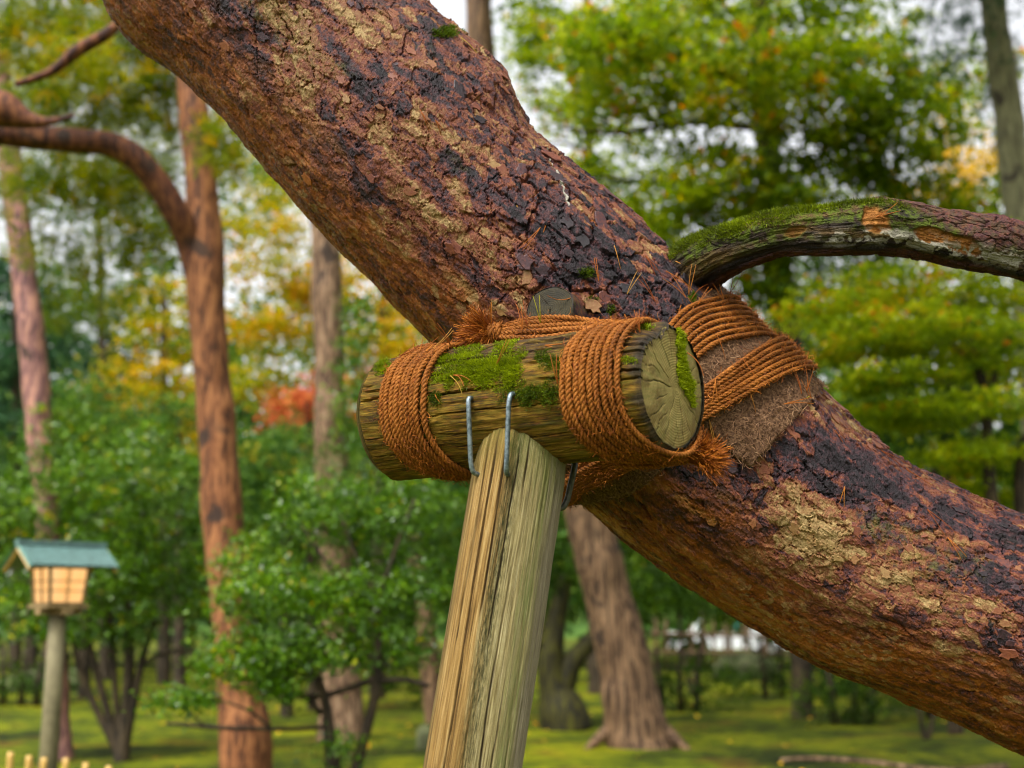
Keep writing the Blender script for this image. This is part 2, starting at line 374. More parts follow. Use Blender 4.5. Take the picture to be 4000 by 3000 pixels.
M['l_shrub'] = m_leaf('glossy_shrub_leaf', [(0, (.016, .040, .004)), (.5, (.070, .145, .012)), (.93, (.19, .30, .022)), (1, (.50, .43, .03))], .35, .30, .40)
M['l_green'] = m_leaf('green_leaf', [(0, (.012, .028, .004)), (.5, (.046, .092, .010)), (.9, (.14, .20, .022)), (1, (.35, .27, .03))], .4)
M['l_lime'] = m_leaf('lime_leaf', [(0, (.045, .085, .010)), (.45, (.17, .245, .018)), (.80, (.38, .42, .03)), (.93, (.50, .38, .045)), (1, (.56, .20, .04))], .6)
M['l_maple'] = m_leaf('maple_leaf', [(0, (.085, .14, .010)), (.45, (.25, .33, .018)), (.80, (.46, .47, .03)), (.92, (.55, .36, .04)), (1, (.60, .19, .04))], .55)
M['l_gold'] = m_leaf('golden_leaf', [(0, (.14, .18, .02)), (.35, (.32, .32, .03)), (.7, (.55, .36, .045)), (1, (.62, .24, .05))], .55)
M['l_yellow'] = m_leaf('yellow_leaf', [(0, (.30, .22, .03)), (.5, (.62, .43, .05)), (1, (.70, .50, .16))], .5)
M['l_red'] = m_leaf('red_leaf', [(0, (.30, .07, .04)), (.6, (.52, .15, .08)), (1, (.58, .32, .12))], .5)
M['l_conifer'] = m_leaf('conifer_leaf', [(0, (.012, .035, .016)), (.6, (.035, .085, .035)), (1, (.085, .15, .05))], .25)
M['l_wood'] = m_leaf('far_wood_leaf', [(0, (.018, .05, .014)), (.5, (.07, .14, .032)), (.85, (.17, .24, .05)), (1, (.34, .26, .06))], .45)
M['l_needle'] = m_leaf('pine_needles', [(0, (.04, .075, .012)), (.45, (.15, .20, .026)), (.8, (.30, .29, .035)), (1, (.46, .28, .035))], .6)
def m_ground():
    t = NT('moss_ground'); p = t.pos()
    a = t.noise(p, .55, 5, .6, .4); b = t.noise(p, 5., 5, .7)
    c = t.ramp(t.math('ADD', t.math('MULTIPLY', a, .6), t.math('MULTIPLY', b, .4)), [(.40, (.010, .014, .002)), (.47, (.034, .045, .002)), (.53, (.080, .094, .003)), (.61, (.155, .150, .006))])
    br = t.rng(t.noise(p, 1.1, 4, .6), .55, .68, 0., .8); c = t.mix(br, c, (.065, .033, .011))
    return t.fin(c, .9, .1, t.bump(b, .8, .05))
M['ground'] = m_ground()
t = NT('wooded_hill'); M['hill'] = t.fin(t.ramp(t.noise(t.pos(), .35, 6, .7), [(.35, (.018, .040, .012)), (.6, (.06, .10, .025))]), .9, .1)
def flat(name, c, r=.6, s=.4, sc=30., k=.7, metal=0.):
    t = NT(name); d = tuple(x * k for x in c); return t.fin(t.ramp(t.noise(t.obj(), sc, 4), [(.35, d), (.65, c)]), r, s, None, metal)
M['copper'] = flat('verdigris_copper', (.10, .165, .155), .35, .6, 25, .6)
M['copperlip'] = flat('verdigris_trim', (.035, .115, .085), .5, .5, 25, .7)
M['lanternwood'] = flat('lantern_wood', (.26, .185, .10), .7, .3, 20, .5)
M['lanternpost'] = flat('lantern_post_wood', (.21, .185, .115), .75, .25, 9, .6)
M['bamboo'] = flat('bamboo', (.50, .33, .13), .5, .4, 15, .7)
M['fencewood'] = flat('fence_wood', (.10, .062, .034), .7, .3, 10, .6)
M['rock'] = flat('mossy_rock', (.12, .13, .07), .9, .2, 6, .4)
M['carpaint'] = flat('white_car_paint', (.80, .82, .84), .2, .6, 3, .97)
M['carglass'] = flat('teal_car_glass', (.10, .30, .27), .08, .8, 3, .9)
M['tyre'] = flat('tyre_rubber', (.02, .02, .02), .8, .2)
M['rim'] = flat('wheel_rim', (.6, .6, .62), .3, .5, 5, .9, .8)
t = NT('lit_paper'); e = t.n('ShaderNodeEmission'); t.set(e.inputs[0], t.ramp(t.noise(t.obj(), 6, 2), [(.3, (1., .55, .25)), (.7, (1., .66, .36))])); e.inputs[1].default_value = .42; t.t.links.new(e.outputs[0], t.out.inputs[0]); M['paper'] = t.mat
M['dead'] = m_fib('fallen_leaf', [(0, (.30, .12, .03)), (.5, (.50, .32, .05)), (1, (.60, .45, .12))])

# ------------------------------------------------------------------ ground and far setting
def ground_z(x, y):
    return .10 * fbm(np.asarray(x) * .16, np.asarray(y) * .16, 5, 3) + .02 * fbm(np.asarray(x) * .9, np.asarray(y) * .9, 9, 2)
gx = np.concatenate([np.linspace(-160, -30, 30)[:-1], np.linspace(-30, 30, 131), np.linspace(30, 160, 30)[1:]])
gy = np.concatenate([np.linspace(-40, 0, 20)[:-1], np.linspace(0, 50, 111), np.linspace(50, 300, 40)[1:]])
XX, YY = np.meshgrid(gx, gy, indexing='ij')
gV = np.stack([XX, YY, ground_z(XX, YY)], -1).reshape(-1, 3)
go = link('ground', mesh_of('ground', gV, [grid_faces(len(gx), len(gy), False)[:, ::-1]]), M['ground']); go['kind'] = 'structure'
hx = np.linspace(-150, 150, 90); hy = np.linspace(75, 160, 30); XX, YY = np.meshgrid(hx, hy, indexing='ij')
hz = 13 * sst(75, 130, YY) * (1 + .5 * fbm(XX * .03, YY * .03, 3, 3)) + .6 * fbm(XX * .4, YY * .4, 8, 3) - .3
ho = link('hill', mesh_of('hill', np.stack([XX, YY, hz], -1).reshape(-1, 3), [grid_faces(90, 30, False)[:, ::-1]]), M['hill']); ho['kind'] = 'structure'

# ------------------------------------------------------------------ the leaning pine
D0 = .04
TC = [(480, -750, 420, 2.83), (850, -200, 440, 2.80), (1235, 225, 435, 2.76), (1545, 575, 440, 2.73), (1845, 885, 440, 2.71), (2110, 1130, 455, 2.70),
      (2480, 1500, 480, 2.69), (2880, 1860, 462, 2.67), (3340, 2190, 425, 2.65), (3900, 2430, 430, 2.63), (4500, 2700, 450, 2.62), (5200, 3120, 480, 2.62),
      (5700, 3800, 560, 2.65), (5900, 4700, 700, 2.70), (5950, 5600, 850, 2.72)]
tp = np.array([[*P(u, v, d + D0), hw * (d + D0) / FPX * .985] for u, v, hw, d in TC])
tpath = catmull(tp, 1200)
_, tarc = resample(tpath, .01)
sarc = np.concatenate([[0], np.cumsum(np.linalg.norm(np.diff(tpath[:, :3], axis=0), axis=1))])
TTn = unit(np.gradient(tpath[:, :3], axis=0))
def tr_frame(s):
    c = np.stack([np.interp(s, sarc, tpath[:, k]) for k in range(4)], -1)
    T = unit(np.stack([np.interp(s, sarc, TTn[:, k]) for k in range(3)], -1))
    C = c[..., :3]; toC = unit(CAM - C); Bv = unit(toC - T * np.sum(toC * T, -1, keepdims=True)); N = np.cross(T, Bv)
    return C, T, N, Bv, c[..., 3]
# make sure N points up-right in the picture
_C, _T, _N, _B, _R = tr_frame(np.array([1.2]))
NS = 1. if (_N[0] @ UP) > 0 else -1.
def uv_s(u, v):                    # arc length of the trunk axis nearest to a pixel
    U, V_, _ = proj(tpath[:, :3]); return sarc[np.argmin((U - u) ** 2 + (V_ - v) ** 2)]
S_BUMP = uv_s(1600, 620); S_JOIN = uv_s(2250, 1270); S_KNOB = uv_s(870, -170)
def tr_R(s, ph, R):
    s, ph = np.broadcast_arrays(s, ph)
    r = R * (1 + .03 * fbm(s * 3.1, np.cos(ph) * 1.2 + 3, 21, 3) + .018 * fbm(s * 9., ph * 2.2, 22, 2))
    dp = (ph + np.pi) % (2 * np.pi) - np.pi
    ds = s - S_BUMP
    r = r + .040 * np.exp(-(dp / .75) ** 2) * np.exp(-np.where(ds < 0, (ds / .20) ** 2, (ds / .085) ** 2))
    dk = s - S_KNOB; da = (ph - math.pi * .93 + np.pi) % (2 * np.pi) - np.pi
    r = r + .035 * np.exp(-(da / .5) ** 2) * np.exp(-(dk / .10) ** 2)
    return r
def tr_point(s, ph, off=0.):
    s = np.asarray(s, float); ph = np.asarray(ph, float)
    C, T, N, Bv, R = tr_frame(s); r = tr_R(s, ph, R) + off
    nrm = np.cos(ph)[..., None] * N * NS + np.sin(ph)[..., None] * Bv
    return C + r[..., None] * nrm, nrm, T
_ss = np.linspace(0, sarc[-1] * .8, 500); _pp = np.radians(np.linspace(-8, 188, 180)); _SS, _PP = np.meshgrid(_ss, _pp, indexing='ij')
_pt, _, _ = tr_point(_SS, _PP); _U, _V, _D = proj(_pt)
def tr_inv(u, v):                  # pixel -> (s, phi) on the side of the trunk that faces us
    i = np.unravel_index(np.argmin((_U - u) ** 2 + (_V - v) ** 2), _U.shape); return _SS[i], _PP[i]

S_A, S_B = uv_s(700, -430), uv_s(4350, 2640)
svals = np.concatenate([np.arange(0, S_A, .012), np.arange(S_A, S_B, .0023), np.arange(S_B, sarc[-1], .015)])
ph_f = np.radians(np.linspace(-28, 208, 370)); ph_b = np.radians(np.linspace(208, 332, 40))[1:-1]
pvals = np.concatenate([ph_f, ph_b])
SS, PPh = np.meshgrid(svals, pvals, indexing='ij')
def bark_fields(s, ph):
    """relief height (m), tone, under, plate, algae, dark on the trunk at (s, phi)."""
    yy = (ph - math.pi / 2) * .25; x = s
    w2x = fbm(x * 130, yy * 150, 7, 2); w2y = fbm(x * 130 + 31, yy * 150, 8, 2)
    wx = .013 * fbm(x * 22, yy * 30, 1, 3) + .0045 * w2x; wy = .008 * fbm(x * 22 + 40, yy * 30, 2, 3) + .0032 * w2y
    X_, Y_ = x + wx, yy + wy
    pn = ph + .30 * fbm(x * 4, yy * 5, 11, 3)                 # wavering zone borders
    under = sst(1.75, 2.30, pn + .30 * fbm(x * 10, yy * 34, 15, 3))
    top = 1 - sst(.45, 1.15, pn)
    join = np.exp(-((s - S_JOIN) / .30) ** 2) * (1 - sst(1.25, 2.0, ph))
    low = sst(S_JOIN + .85, S_JOIN + 1.2, s + .08 * fbm(x * 6, yy * 6, 17, 2)) * (1 - sst(2.0, 2.6, pn)) * .8
    dark = np.clip(np.maximum(np.maximum(top * (.62 + .5 * fbm(x * 5, yy * 6, 12, 3)), join * 1.25), low) + .55 * np.maximum(0, fbm(x * 6, yy * 14, 13, 3)), 0, 1) * (1 - under)
    dark = sst(.15, .75, dark)
    a1, b1, c1, ox1, oy1 = voro(X_ / .085, Y_ / .046, 3); a2, b2, c2, ox2, oy2 = voro(X_ / .052, Y_ / .030, 4)
    a3, b3, c3, ox3, oy3 = voro((X_ + wy * .6) / .024, (Y_ + wx * .5) / .014, 5)
    e1 = b1 - a1; e2 = b2 - a2; e3 = b3 - a3
    lev = 2.6 * fbm(X_ * 9, Y_ * 20, 23, 3) + 1.3 * c2; k1 = np.floor(lev); t1 = k1 + sst(0, .07, lev - k1)
    lv2 = 2.4 * fbm(X_ * 42, Y_ * 80, 24, 3) + 1.1 * c3; k2 = np.floor(lv2); t2 = k2 + sst(0, .12, lv2 - k2)
    fid = hsh(k1 * 977 + np.floor(c2 * 9999), k1, 25); fid2 = hsh(k2 * 571 + np.floor(c3 * 9999), k2, 26)
    mid = (1 - dark) * (1 - under)
    h = dark * (.0050 * c1 + .0030 * c2 + .0065 * ox1 * (c2 - .25) + .0026 * t1 + .0012 * t2) + mid * (.0021 * t1 + .0012 * t2 + .0010 * c1 + .0014 * ox2)
    h = h - dark * (.0065 * (1 - sst(.0, .07, e1)) + .0025 * (1 - sst(0, .08, e2)))
    h = h - mid * (.0055 * (1 - sst(.0, .05, e1)) * (c1 > .45) + .0018 * (1 - sst(0, .07, e2)) * (c2 > .4))
    au, bu, cu, oxu, oyu = voro((x + wx * .8) / .10, (yy + wy * .35) / .017, 6); eu = bu - au
    gate = sst(.02, .35, fbm(x * 11, yy * 45, 14, 3))
    lvu = 3.0 * fbm(X_ * 13, Y_ * 42, 27, 3) + 1.0 * cu; ku = np.floor(lvu); tu = ku + sst(0, .15, lvu - ku)
    h = h + under * (.0014 * tu + .0010 * t2 - .0085 * (1 - sst(.01, .10, eu)) * sst(.12, .42, fbm(x * 11, yy * 45, 14, 3)))
    h = h + .0008 * fbm(x * 260, yy * 320, 18, 2)
    fu = hsh(ku * 331 + np.floor(cu * 9999), ku, 28)
    tan = np.exp(-((pn - 1.45) / .50) ** 2)
    streak = sst(.12, .42, fbm(x * 3.2, yy * 15, 29, 3))
    tone = .46 + .14 * tan + .58 * fbm(x * 5 + 9, yy * 9, 16, 3) + .50 * (fid - .5) + .34 * (fid2 - .5) - .46 * streak * (.35 + fid)
    tone = np.clip(tone, .08, .93)
    td = .21 + .26 * (fid - .5) + .20 * (fid2 - .5) + .30 * sst(.66, .80, fid) * sst(-.3, .25, fbm(x * 7, yy * 9, 30, 2)) + .14 * sst(.74, .9, fid2) + .14 * fbm(x * 6, yy * 10, 36, 3)
    blk = np.clip(np.maximum(join * 1.15, low * .8) + .35 * fbm(x * 7, yy * 8, 37, 3) * (join + low > .2), 0, 1)
    td = td + .20 * (1 - blk) + .10 * (1 - blk) * (fid2 > .6)
    tone = tone * (1 - dark) + td * dark - .12 * mid * (1 - sst(.0, .06, e1))  # tone lowered along plate gaps, shade painted into the cracks
    plate = .46 + .50 * (fu - .5) + .36 * (fid2 - .5) + .50 * fbm(x * 6, yy * 20, 19, 3)
    algae = sst(.25, .6, fbm(x * 7 + 3, yy * 10, 20, 3)) * (1 - under) * tan
    return h, tone, under, plate, algae, dark
hB, toneB, underB, plateB, algB, darkB = bark_fields(SS, PPh)
P0, N0, _ = tr_point(SS, PPh)
PB = P0 + N0 * hB[..., None]
# resin trickle near the upper edge
ra = [tr_inv(*q) for q in ((2124, 585), (2150, 650), (2185, 735), (2213, 790), (2215, 815))]
rs = np.array([a for a, b in ra]); rp = np.array([b for a, b in ra])
rline = np.interp(SS, rs, rp) + .02 * fbm(SS * 90, SS * 0, 33, 2)
resin = (np.abs(PPh - rline) < .012 + .006 * fbm(SS * 70, PPh * 0, 34, 2)) * (SS > rs[0]) * (SS < rs[-1]) * 1.
base_pine = np.array([*tp[-2][:3]]); base_pine[2] = 0
pine = thing('pine_tree', 'huge leaning red pine trunk with flaking bark bound to the log prop', 'tree', base_pine)
part('trunk', PB.reshape(-1, 3), [grid_faces(len(svals), len(pvals))[:, ::-1] if NS > 0 else grid_faces(len(svals), len(pvals))], M['bark'], pine,
     dict(tone=toneB, under=underB, plate=plateB, algae=algB, resin=resin), smooth=False)

# loose bark plates, each its own piece
plate_me = []
prng = random.Random(5)
for k in range(16):
    n = 13; ring = []
    for i in range(n):
        a = 2 * math.pi * (i + prng.uniform(-.3, .3)) / n; r = .5 * prng.uniform(.58, 1.22); ring.append((math.cos(a) * r, math.sin(a) * r * prng.uniform(.5, .68)))
    ring = np.array(ring); th = .035; bow = .02
    def zc(q, lift): return lift + .10 * q[:, 0] + bow * (q ** 2).sum(1) * 2
    Vt = np.column_stack([ring * .88, zc(ring, th)]); Vm = np.column_stack([ring, zc(ring, th * .35)]); Vb = np.column_stack([ring * .95, zc(ring, -.06)])
    Vi = np.column_stack([ring * .45, zc(ring * .45, th * (1 + prng.uniform(-.1, .5)))])
    V = np.vstack([Vb, Vm, Vt, Vi, [[0, 0, th * 1.1]]])
    i = np.arange(n); j = (i + 1) % n
    F = [np.vstack([np.stack([i + n * r, j + n * r, j + n * (r + 1), i + n * (r + 1)], 1) for r in range(3)]), np.stack([i + 3 * n, j + 3 * n, np.full(n, 4 * n)], 1)]
    me = mesh_of('bark_plate', V, F, smooth=False); me.materials.append(M['plate']); plate_me.append(me)
cnt = 0
while cnt < 290:
    s = prng.uniform(uv_s(1000, -60), uv_s(4000, 2480)); ph = prng.uniform(-.2, 2.5)
    h, tone, und, plt, alg, dk = bark_fields(np.array([[s]]), np.array([[ph]]))
    if und[0, 0] > .6 and prng.random() < .75: continue
    p, nm, T = tr_point(np.array(s), np.array(ph), h[0, 0] - .0002)
    tv = unit(T - nm * (T @ nm)); ang = prng.gauss(0, .35); bv = np.cross(nm, tv)
    tx = math.cos(ang) * tv + math.sin(ang) * bv; ty = np.cross(nm, tx)
    sz = prng.uniform(.014, .034) * (1 + .45 * dk[0, 0])
    o = bpy.data.objects.new('bark_plate', plate_me[cnt % 16]); COL.objects.link(o); o.parent = pine
    from mathutils import Matrix
    mt = Matrix.Identity(4)
    sg = prng.choice((-1, 1))
    for r in range(3):
        mt[r][0] = tx[r] * sz * sg; mt[r][1] = ty[r] * sz * sg * prng.choice((1, 1)); mt[r][2] = nm[r] * sz; mt[r][3] = p[r] - base_pine[r]
    o.matrix_basis = mt
    o.color = (min(1, max(0, tone[0, 0] + prng.uniform(-.10, .07))), min(1, max(0, plt[0, 0] + prng.uniform(-.2, .25))), und[0, 0], 1)
    cnt += 1

# mossy side branch
BC = [(2570, 1210, 120, 2.70), (2690, 1075, 112, 2.64), (2790, 1005, 98, 2.58), (2920, 955, 88, 2.53), (3060, 915, 86, 2.50), (3300, 895, 97, 2.49), (3480, 885, 106, 2.49),
      (3700, 928, 110, 2.49), (4000, 985, 108, 2.50), (4400, 1085, 100, 2.52), (4900, 1260, 90, 2.55)]
bp = catmull(np.array([[*P(u, v, d), hw * d / FPX * .95] for u, v, hw, d in BC]), 700)
bp, bs = resample(bp, .0025)
bT = unit(np.gradient(bp[:, :3], axis=0)); bC = unit(CAM - bp[:, :3]); bB = unit(bC - bT * np.sum(bC * bT, 1)[:, None]); bN = np.cross(bT, bB)
if bN[len(bN) // 2] @ UP < 0: bN = -bN
bph = np.concatenate([np.radians(np.linspace(-25, 205, 130)), np.radians(np.linspace(205, 335, 22))[1:-1]])
BS, BPH = np.meshgrid(bs, bph, indexing='ij'); bu, bv_, _ = proj(bp[:, :3]); BU = np.repeat(bu[:, None], len(bph), 1)
by = BPH * .052; bwx = .01 * fbm(BS * 25, by * 40, 41, 3)
q1 = voro((BS + bwx) / .035, (by + bwx * .6) / .016, 42); q2 = voro((BS + bwx) / .015, (by + bwx) / .008, 43)
barkm = sst(3560, 3640, BU + 260 * (.9 - BPH)) * (1 - sst(1.5, 1.9, BPH + .3 * fbm(BS * 12, by * 20, 47, 2)))
barkm = np.maximum(barkm, sst(2.35, 2.6, BPH + .3 * fbm(BS * 10, by * 20, 44, 2)) * .7)
def bspot(u, ph, ru, rp): return 1 - sst(.75, 1.0, np.hypot((BU - u) / ru, (BPH - ph) / rp) + .55 * fbm(BS * 26, by * 34, 45, 4))
bare = np.clip(bspot(3395, 1.35, 62, .55) + bspot(3600, 1.55, 75, .30) + bspot(3740, 1.75, 85, .33) + .6 * bspot(3105, 1.5, 40, .3), 0, 1)
bh = barkm * (.004 * q1[2] + .0025 * q2[2] - .004 * (1 - sst(0, .14, q1[1] - q1[0]))) + (1 - barkm) * (.0038 * fbm(BS * 14, by * 130, 46, 4) + .0022 * q1[2] + .0014 * q2[2] - .003 * (1 - sst(0, .10, q1[1] - q1[0])) * (q1[2] > .5)) - bare * .006 + .007 * fbm(BS * 8, by * 12, 48, 3)
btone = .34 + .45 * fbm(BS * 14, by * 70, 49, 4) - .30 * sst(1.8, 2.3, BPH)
balg = (1 - sst(1.5, 2.2, BPH)) * (1 - .8 * barkm) * (1 - bare) * sst(-.10, .30, fbm(BS * 9, by * 14, 50, 3) + .25 * (BPH < 1.3))
blich = np.exp(-((BPH - 1.95) / .30) ** 2) * sst(3150, 3250, BU)
bR = np.repeat(bp[:, 3][:, None], len(bph), 1) * (1 + .13 * fbm(BS * 6, np.cos(BPH) * 1.5, 51, 3))
def br_pt(extra=0.):
    nr = np.cos(BPH)[..., None] * bN[:, None] + np.sin(BPH)[..., None] * bB[:, None]; return bp[:, None, :3] + (bR + bh + extra)[..., None] * nr, nr
BV, BNR = br_pt()
branch = part('branch', BV.reshape(-1, 3), [grid_faces(len(bs), len(bph))], M['branch'], pine, dict(tone=btone, bare=bare, bark=barkm, algae=balg, lichen=blich), smooth=False)
branch['label'] = 'crooked side branch with moss on top and bare wood patches'

# the pine's unseen crown above the frame, added to block part of the sky light
def sky_cover_crown():
    rg = np.random.default_rng(17); n = 2600; c = np.stack([rg.uniform(-6, 6, n), rg.uniform(-6, 6.5, n), rg.uniform(5.2, 7.5, n)], 1)
    dn = fbm(c[:, 0] * .5, c[:, 1] * .5, 301, 3); c = c[(dn > -.12) & (c[:, 2] > 1.5 + .60 * np.maximum(c[:, 1], 0) + 1.0)]
    per = 14; i = np.repeat(np.arange(len(c)), per); ax = unit(rg.normal(size=(len(c), 3)) + [0, 0, .6]); d = unit(ax[i] + rg.normal(size=(len(i), 3)) * .8); L = rg.uniform(.14, .24, (len(i), 1)); p = c[i] + rg.normal(size=(len(i), 3)) * .08
    V, F = ribbons(np.stack([p, p + d * L * .5, p + d * L], 1), .016); part('crown', V, F, M['l_needle'], pine, dict(tint=np.repeat(np.clip(rg.normal(.45, .2, len(i)), 0, 1), 6)), smooth=False)
    for k in range(7):
        a = rg.uniform(0, 6.28); e = np.array([math.cos(a) * 4, math.sin(a) * 4 - .5, 6.2]); st = tp[0][:3] + [-.5, .2, 1.6]
        V, F = tube(catmull(np.array([tp[0][:3] + [0, 0, -.1], st, .5 * (st + e) + [0, 0, .6], e]), 24), np.linspace(.10, .03, 24), 8); part('limb', V, F, M['t_red'], pine)
sky_cover_crown()
# cut branch stub
sc_, sp_ = tr_inv(2165, 1195); sp0, sn0, sT0 = tr_point(np.array(sc_), np.array(sp_))
sdir = unit(.72 * unit(CAM - sp0) + .40 * UP - .25 * RIGHT); sx = unit(np.cross(UP, sdir)); sy = np.cross(sdir, sx)
SR = .047; slen = .055; an = np.linspace(0, 2 * np.pi, 64, endpoint=False)
stc = P(2150, 1203, proj(sp0)[2] - .035)
rows = []
for k, (dd, rr) in enumerate(((-.13, 1.75), (-.075, 1.45), (-.035, 1.18), (-.012, 1.05), (-.002, 1.02), (0, .98))):
    wv = 1 + .05 * fbm(np.cos(an) * 2, np.sin(an) * 2 + k * .2, 61, 2); rows.append(stc + dd * sdir + SR * rr * wv[:, None] * (np.cos(an)[:, None] * sx + np.sin(an)[:, None] * sy))
V = np.array(rows); tn = np.repeat(np.array([.2, .2, .25, .28, .2, .1])[:, None], 64, 1) + .15 * fbm(np.arange(6)[:, None] * 1. + 0 * an, an[None] * 6, 62, 2)
zz = np.zeros_like(tn)
stub = part('branch_stub', V.reshape(-1, 3), [grid_faces(6, 64)], M['bark'], pine, dict(tone=tn, under=zz, plate=zz, algae=zz + .8, resin=zz))
def disc_end(c, ax, ay, nn, rfun, nr=46, na=220, seed=0, cracks=(), pith=(0, 0), dome=0.):
    a = np.linspace(0, 2 * np.pi, na, endpoint=False); r = np.linspace(0, 1, nr) ** .8; r[0] = 0.004
    RR, AA = np.meshgrid(r, a, indexing='ij'); Rm = rfun(a)[None] * RR
    x = Rm * np.cos(AA); y = Rm * np.sin(AA); dx, dy = x - pith[0], y - pith[1]; er = np.hypot(dx, dy); ea = np.arctan2(dy, dx)
    cr = np.zeros_like(er)
    for (ca, r0, r1, w) in cracks:
        lat = np.abs(((ea - ca - .10 * fbm(er * 40, er * 0 + ca * 9, seed + 3, 2) + np.pi) % (2 * np.pi)) - np.pi) * er
        cr = np.maximum(cr, (1 - sst(w * .35, w * 1.0, lat)) * sst(r0 - .004, r0 + .004, er) * (1 - sst(r1 - .01, r1 + .01, er)))
    h = -.0028 * cr + .0012 * fbm(x * 60, y * 60, seed, 3) - dome * RR ** 6
    V = c + x[..., None] * ax + y[..., None] * ay + h[..., None] * nn
    return V.reshape(-1, 3), [grid_faces(nr, na)], dict(er=er, ea=ea, crack=cr, char=sst(.93, 1., RR + .04 * fbm(x * 50, y * 50, seed + 9, 2)))
V, F, A = disc_end(stc + .001 * sdir, sx, sy, sdir, lambda a: SR * .985 * (1 + .05 * fbm(np.cos(a) * 2, np.sin(a) * 2 + 1, 61, 2)), 30, 120, 63, [(-1.5, .002, .03, .0015), (2.3, .01, .04, .001)], dome=.003)
part('cut_face', V, F, M['stub'], stub, A)

# ------------------------------------------------------------------ support log
LR = P(2632, 1508, 2.12); LL = P(1553, 1636, 2.40); LLEN = np.linalg.norm(LR - LL); LA = (LR - LL) / LLEN
lm = (LR + LL) / 2; LF = unit((CAM - lm) - LA * ((CAM - lm) @ LA)); LU = np.cross(LF, LA); LU = LU if LU @ UP > 0 else -LU   # front, up
RL, RR_ = .1155, .1095
def log_rad(a): return RL + (RR_ - RL) * np.asarray(a) / LLEN
KOB = math.tan(math.radians(6))
def log_pt(a, th, off=0.):         # th: 0 front, + upward
    a = np.asarray(a, float); th = np.asarray(th, float); r = log_rad(a) + off
    n = np.cos(th)[..., None] * LF + np.sin(th)[..., None] * LU
    return LL + a[..., None] * LA + r[..., None] * n, n
na = 260; nth = 400
th = np.concatenate([np.radians(np.linspace(-150, 150, 290)), np.radians(np.linspace(150, 210, 24))[1:-1]])
tt = np.linspace(0, 1, na); A_, TH = np.meshgrid(tt, th, indexing='ij')
aend = LLEN - KOB * RR_ * np.cos(TH); AA = A_ * aend
yy = TH * .112; decay = sst(.45, .95, TH + .30 * fbm(AA * 9, yy * 12, 71, 3)) * (1 - sst(2.4, 2.8, TH))
h = .0020 * fbm(AA * 9, yy * 150, 72, 4) + .003 * fbm(AA * 5, yy * 14, 73, 3)
h = h + decay * (.0070 * fbm(AA * 7, yy * 150, 74, 4) - .003) + .0022 * fbm(TH * 1.7, AA * 1.5, 70, 2)
for k, (c0, dep, wd, a0, a1) in enumerate(((.33, .008, .0022, 0, .60), (-.03, .005, .0014, 0, .60), (.62, .007, .0025, 0, .60), (-.30, .004, .0012, 0, .3), (.90, .010, .004, .1, .6), (-.55, .004, .0012, .0, .6),
                                           (.17, .006, .002, .42, .62), (1.2, .009, .004, 0, .5), (.47, .006, .002, .0, .12), (-.85, .003, .001, 0, .6), (.78, .007, .003, .40, .6), (.38, .005, .0018, .45, .6))):
    line = c0 + .07 * fbm(AA * 4 + k, AA * 0 + k, 75 + k, 3) + .012 * fbm(AA * 60, AA * 0 + k, 95 + k, 2)
    h = h - dep * 1.1 * sst(-.55, -.1, fbm(AA * 7 + k * 5, AA * 0, 120 + k, 2)) * (1 - sst(wd * .35, wd * 1.2, np.abs(TH - line) * .112)) * sst(a0 - .01, a0 + .02, AA) * (1 - sst(a1 - .03, a1 + .01, AA))
h = h - .006 * sst(.985, 1., A_)  - .012 * sst(.90, 1., A_) * np.exp(-((TH - 1.25) / .35) ** 2)
LV, LN = log_pt(AA, TH, h)
base_log = LL + .5 * LLEN * LA - .1 * UP
log = thing('support_log', 'short thick weathered log laid across the prop under the leaning pine', 'log', base_log)
part('timber', LV.reshape(-1, 3), [grid_faces(na, len(th))[:, ::-1]], M['log'], log, smooth=False, attrs=dict(la=AA, lt=TH, decay=decay, char=sst(.955, .99, A_ + .02 * fbm(yy * 60, yy * 0, 77, 2)) * .8))
EN = unit(LA + KOB * LF); ex = unit(LF - EN * (LF @ EN)); ey = np.cross(EN, ex); ey = ey if ey @ LU > 0 else -ey
def end_r(a): return RR_ * .957 * (1 + .012 * fbm(np.cos(a) * 2.5, np.sin(a) * 2.5, 78, 2)) - .014 * np.exp(-(((a - 1.25 + np.pi) % (2 * np.pi) - np.pi) / .3) ** 2)
V, F, A = disc_end(LL + LLEN * LA - .0005 * LA, ex, ey, EN, end_r, 60, 300, 79,
                   [(1.9, .02, .10, .0013), (.25, .02, .11, .0012), (-.9, .02, .09, .001), (-1.7, .015, .1, .001), (-2.4, .03, .10, .001), (2.7, .02, .08, .001), (1.2, .04, .1, .0012), (.75, .03, .09, .001), (3.1, .035, .1, .001), (-.4, .05, .1, .0009), (2.2, .05, .11, .0008), (1.55, .055, .11, .0008), (-1.3, .05, .105, .0008), (-2.0, .045, .1, .0008), (-2.9, .05, .1, .0008), (.5, .06, .11, .0008), (-.15, .035, .07, .0007), (-.65, .05, .1, .0008)],
                   pith=(-.010, -.006), dome=.004)
part('cut_face', V, F, M['end'], log, A)['label'] = 'pale greenish sawn face with rings and cracks'
V, F, A = disc_end(LL + .0005 * LA, ex, ey, -LA, lambda a: RL * .972 + 0 * a, 12, 60, 81)
part('cut_face', V, [f[:, ::-1] for f in F], M['end'], log, {k: (v * 0 if k == 'char' else v) for k, v in A.items()})
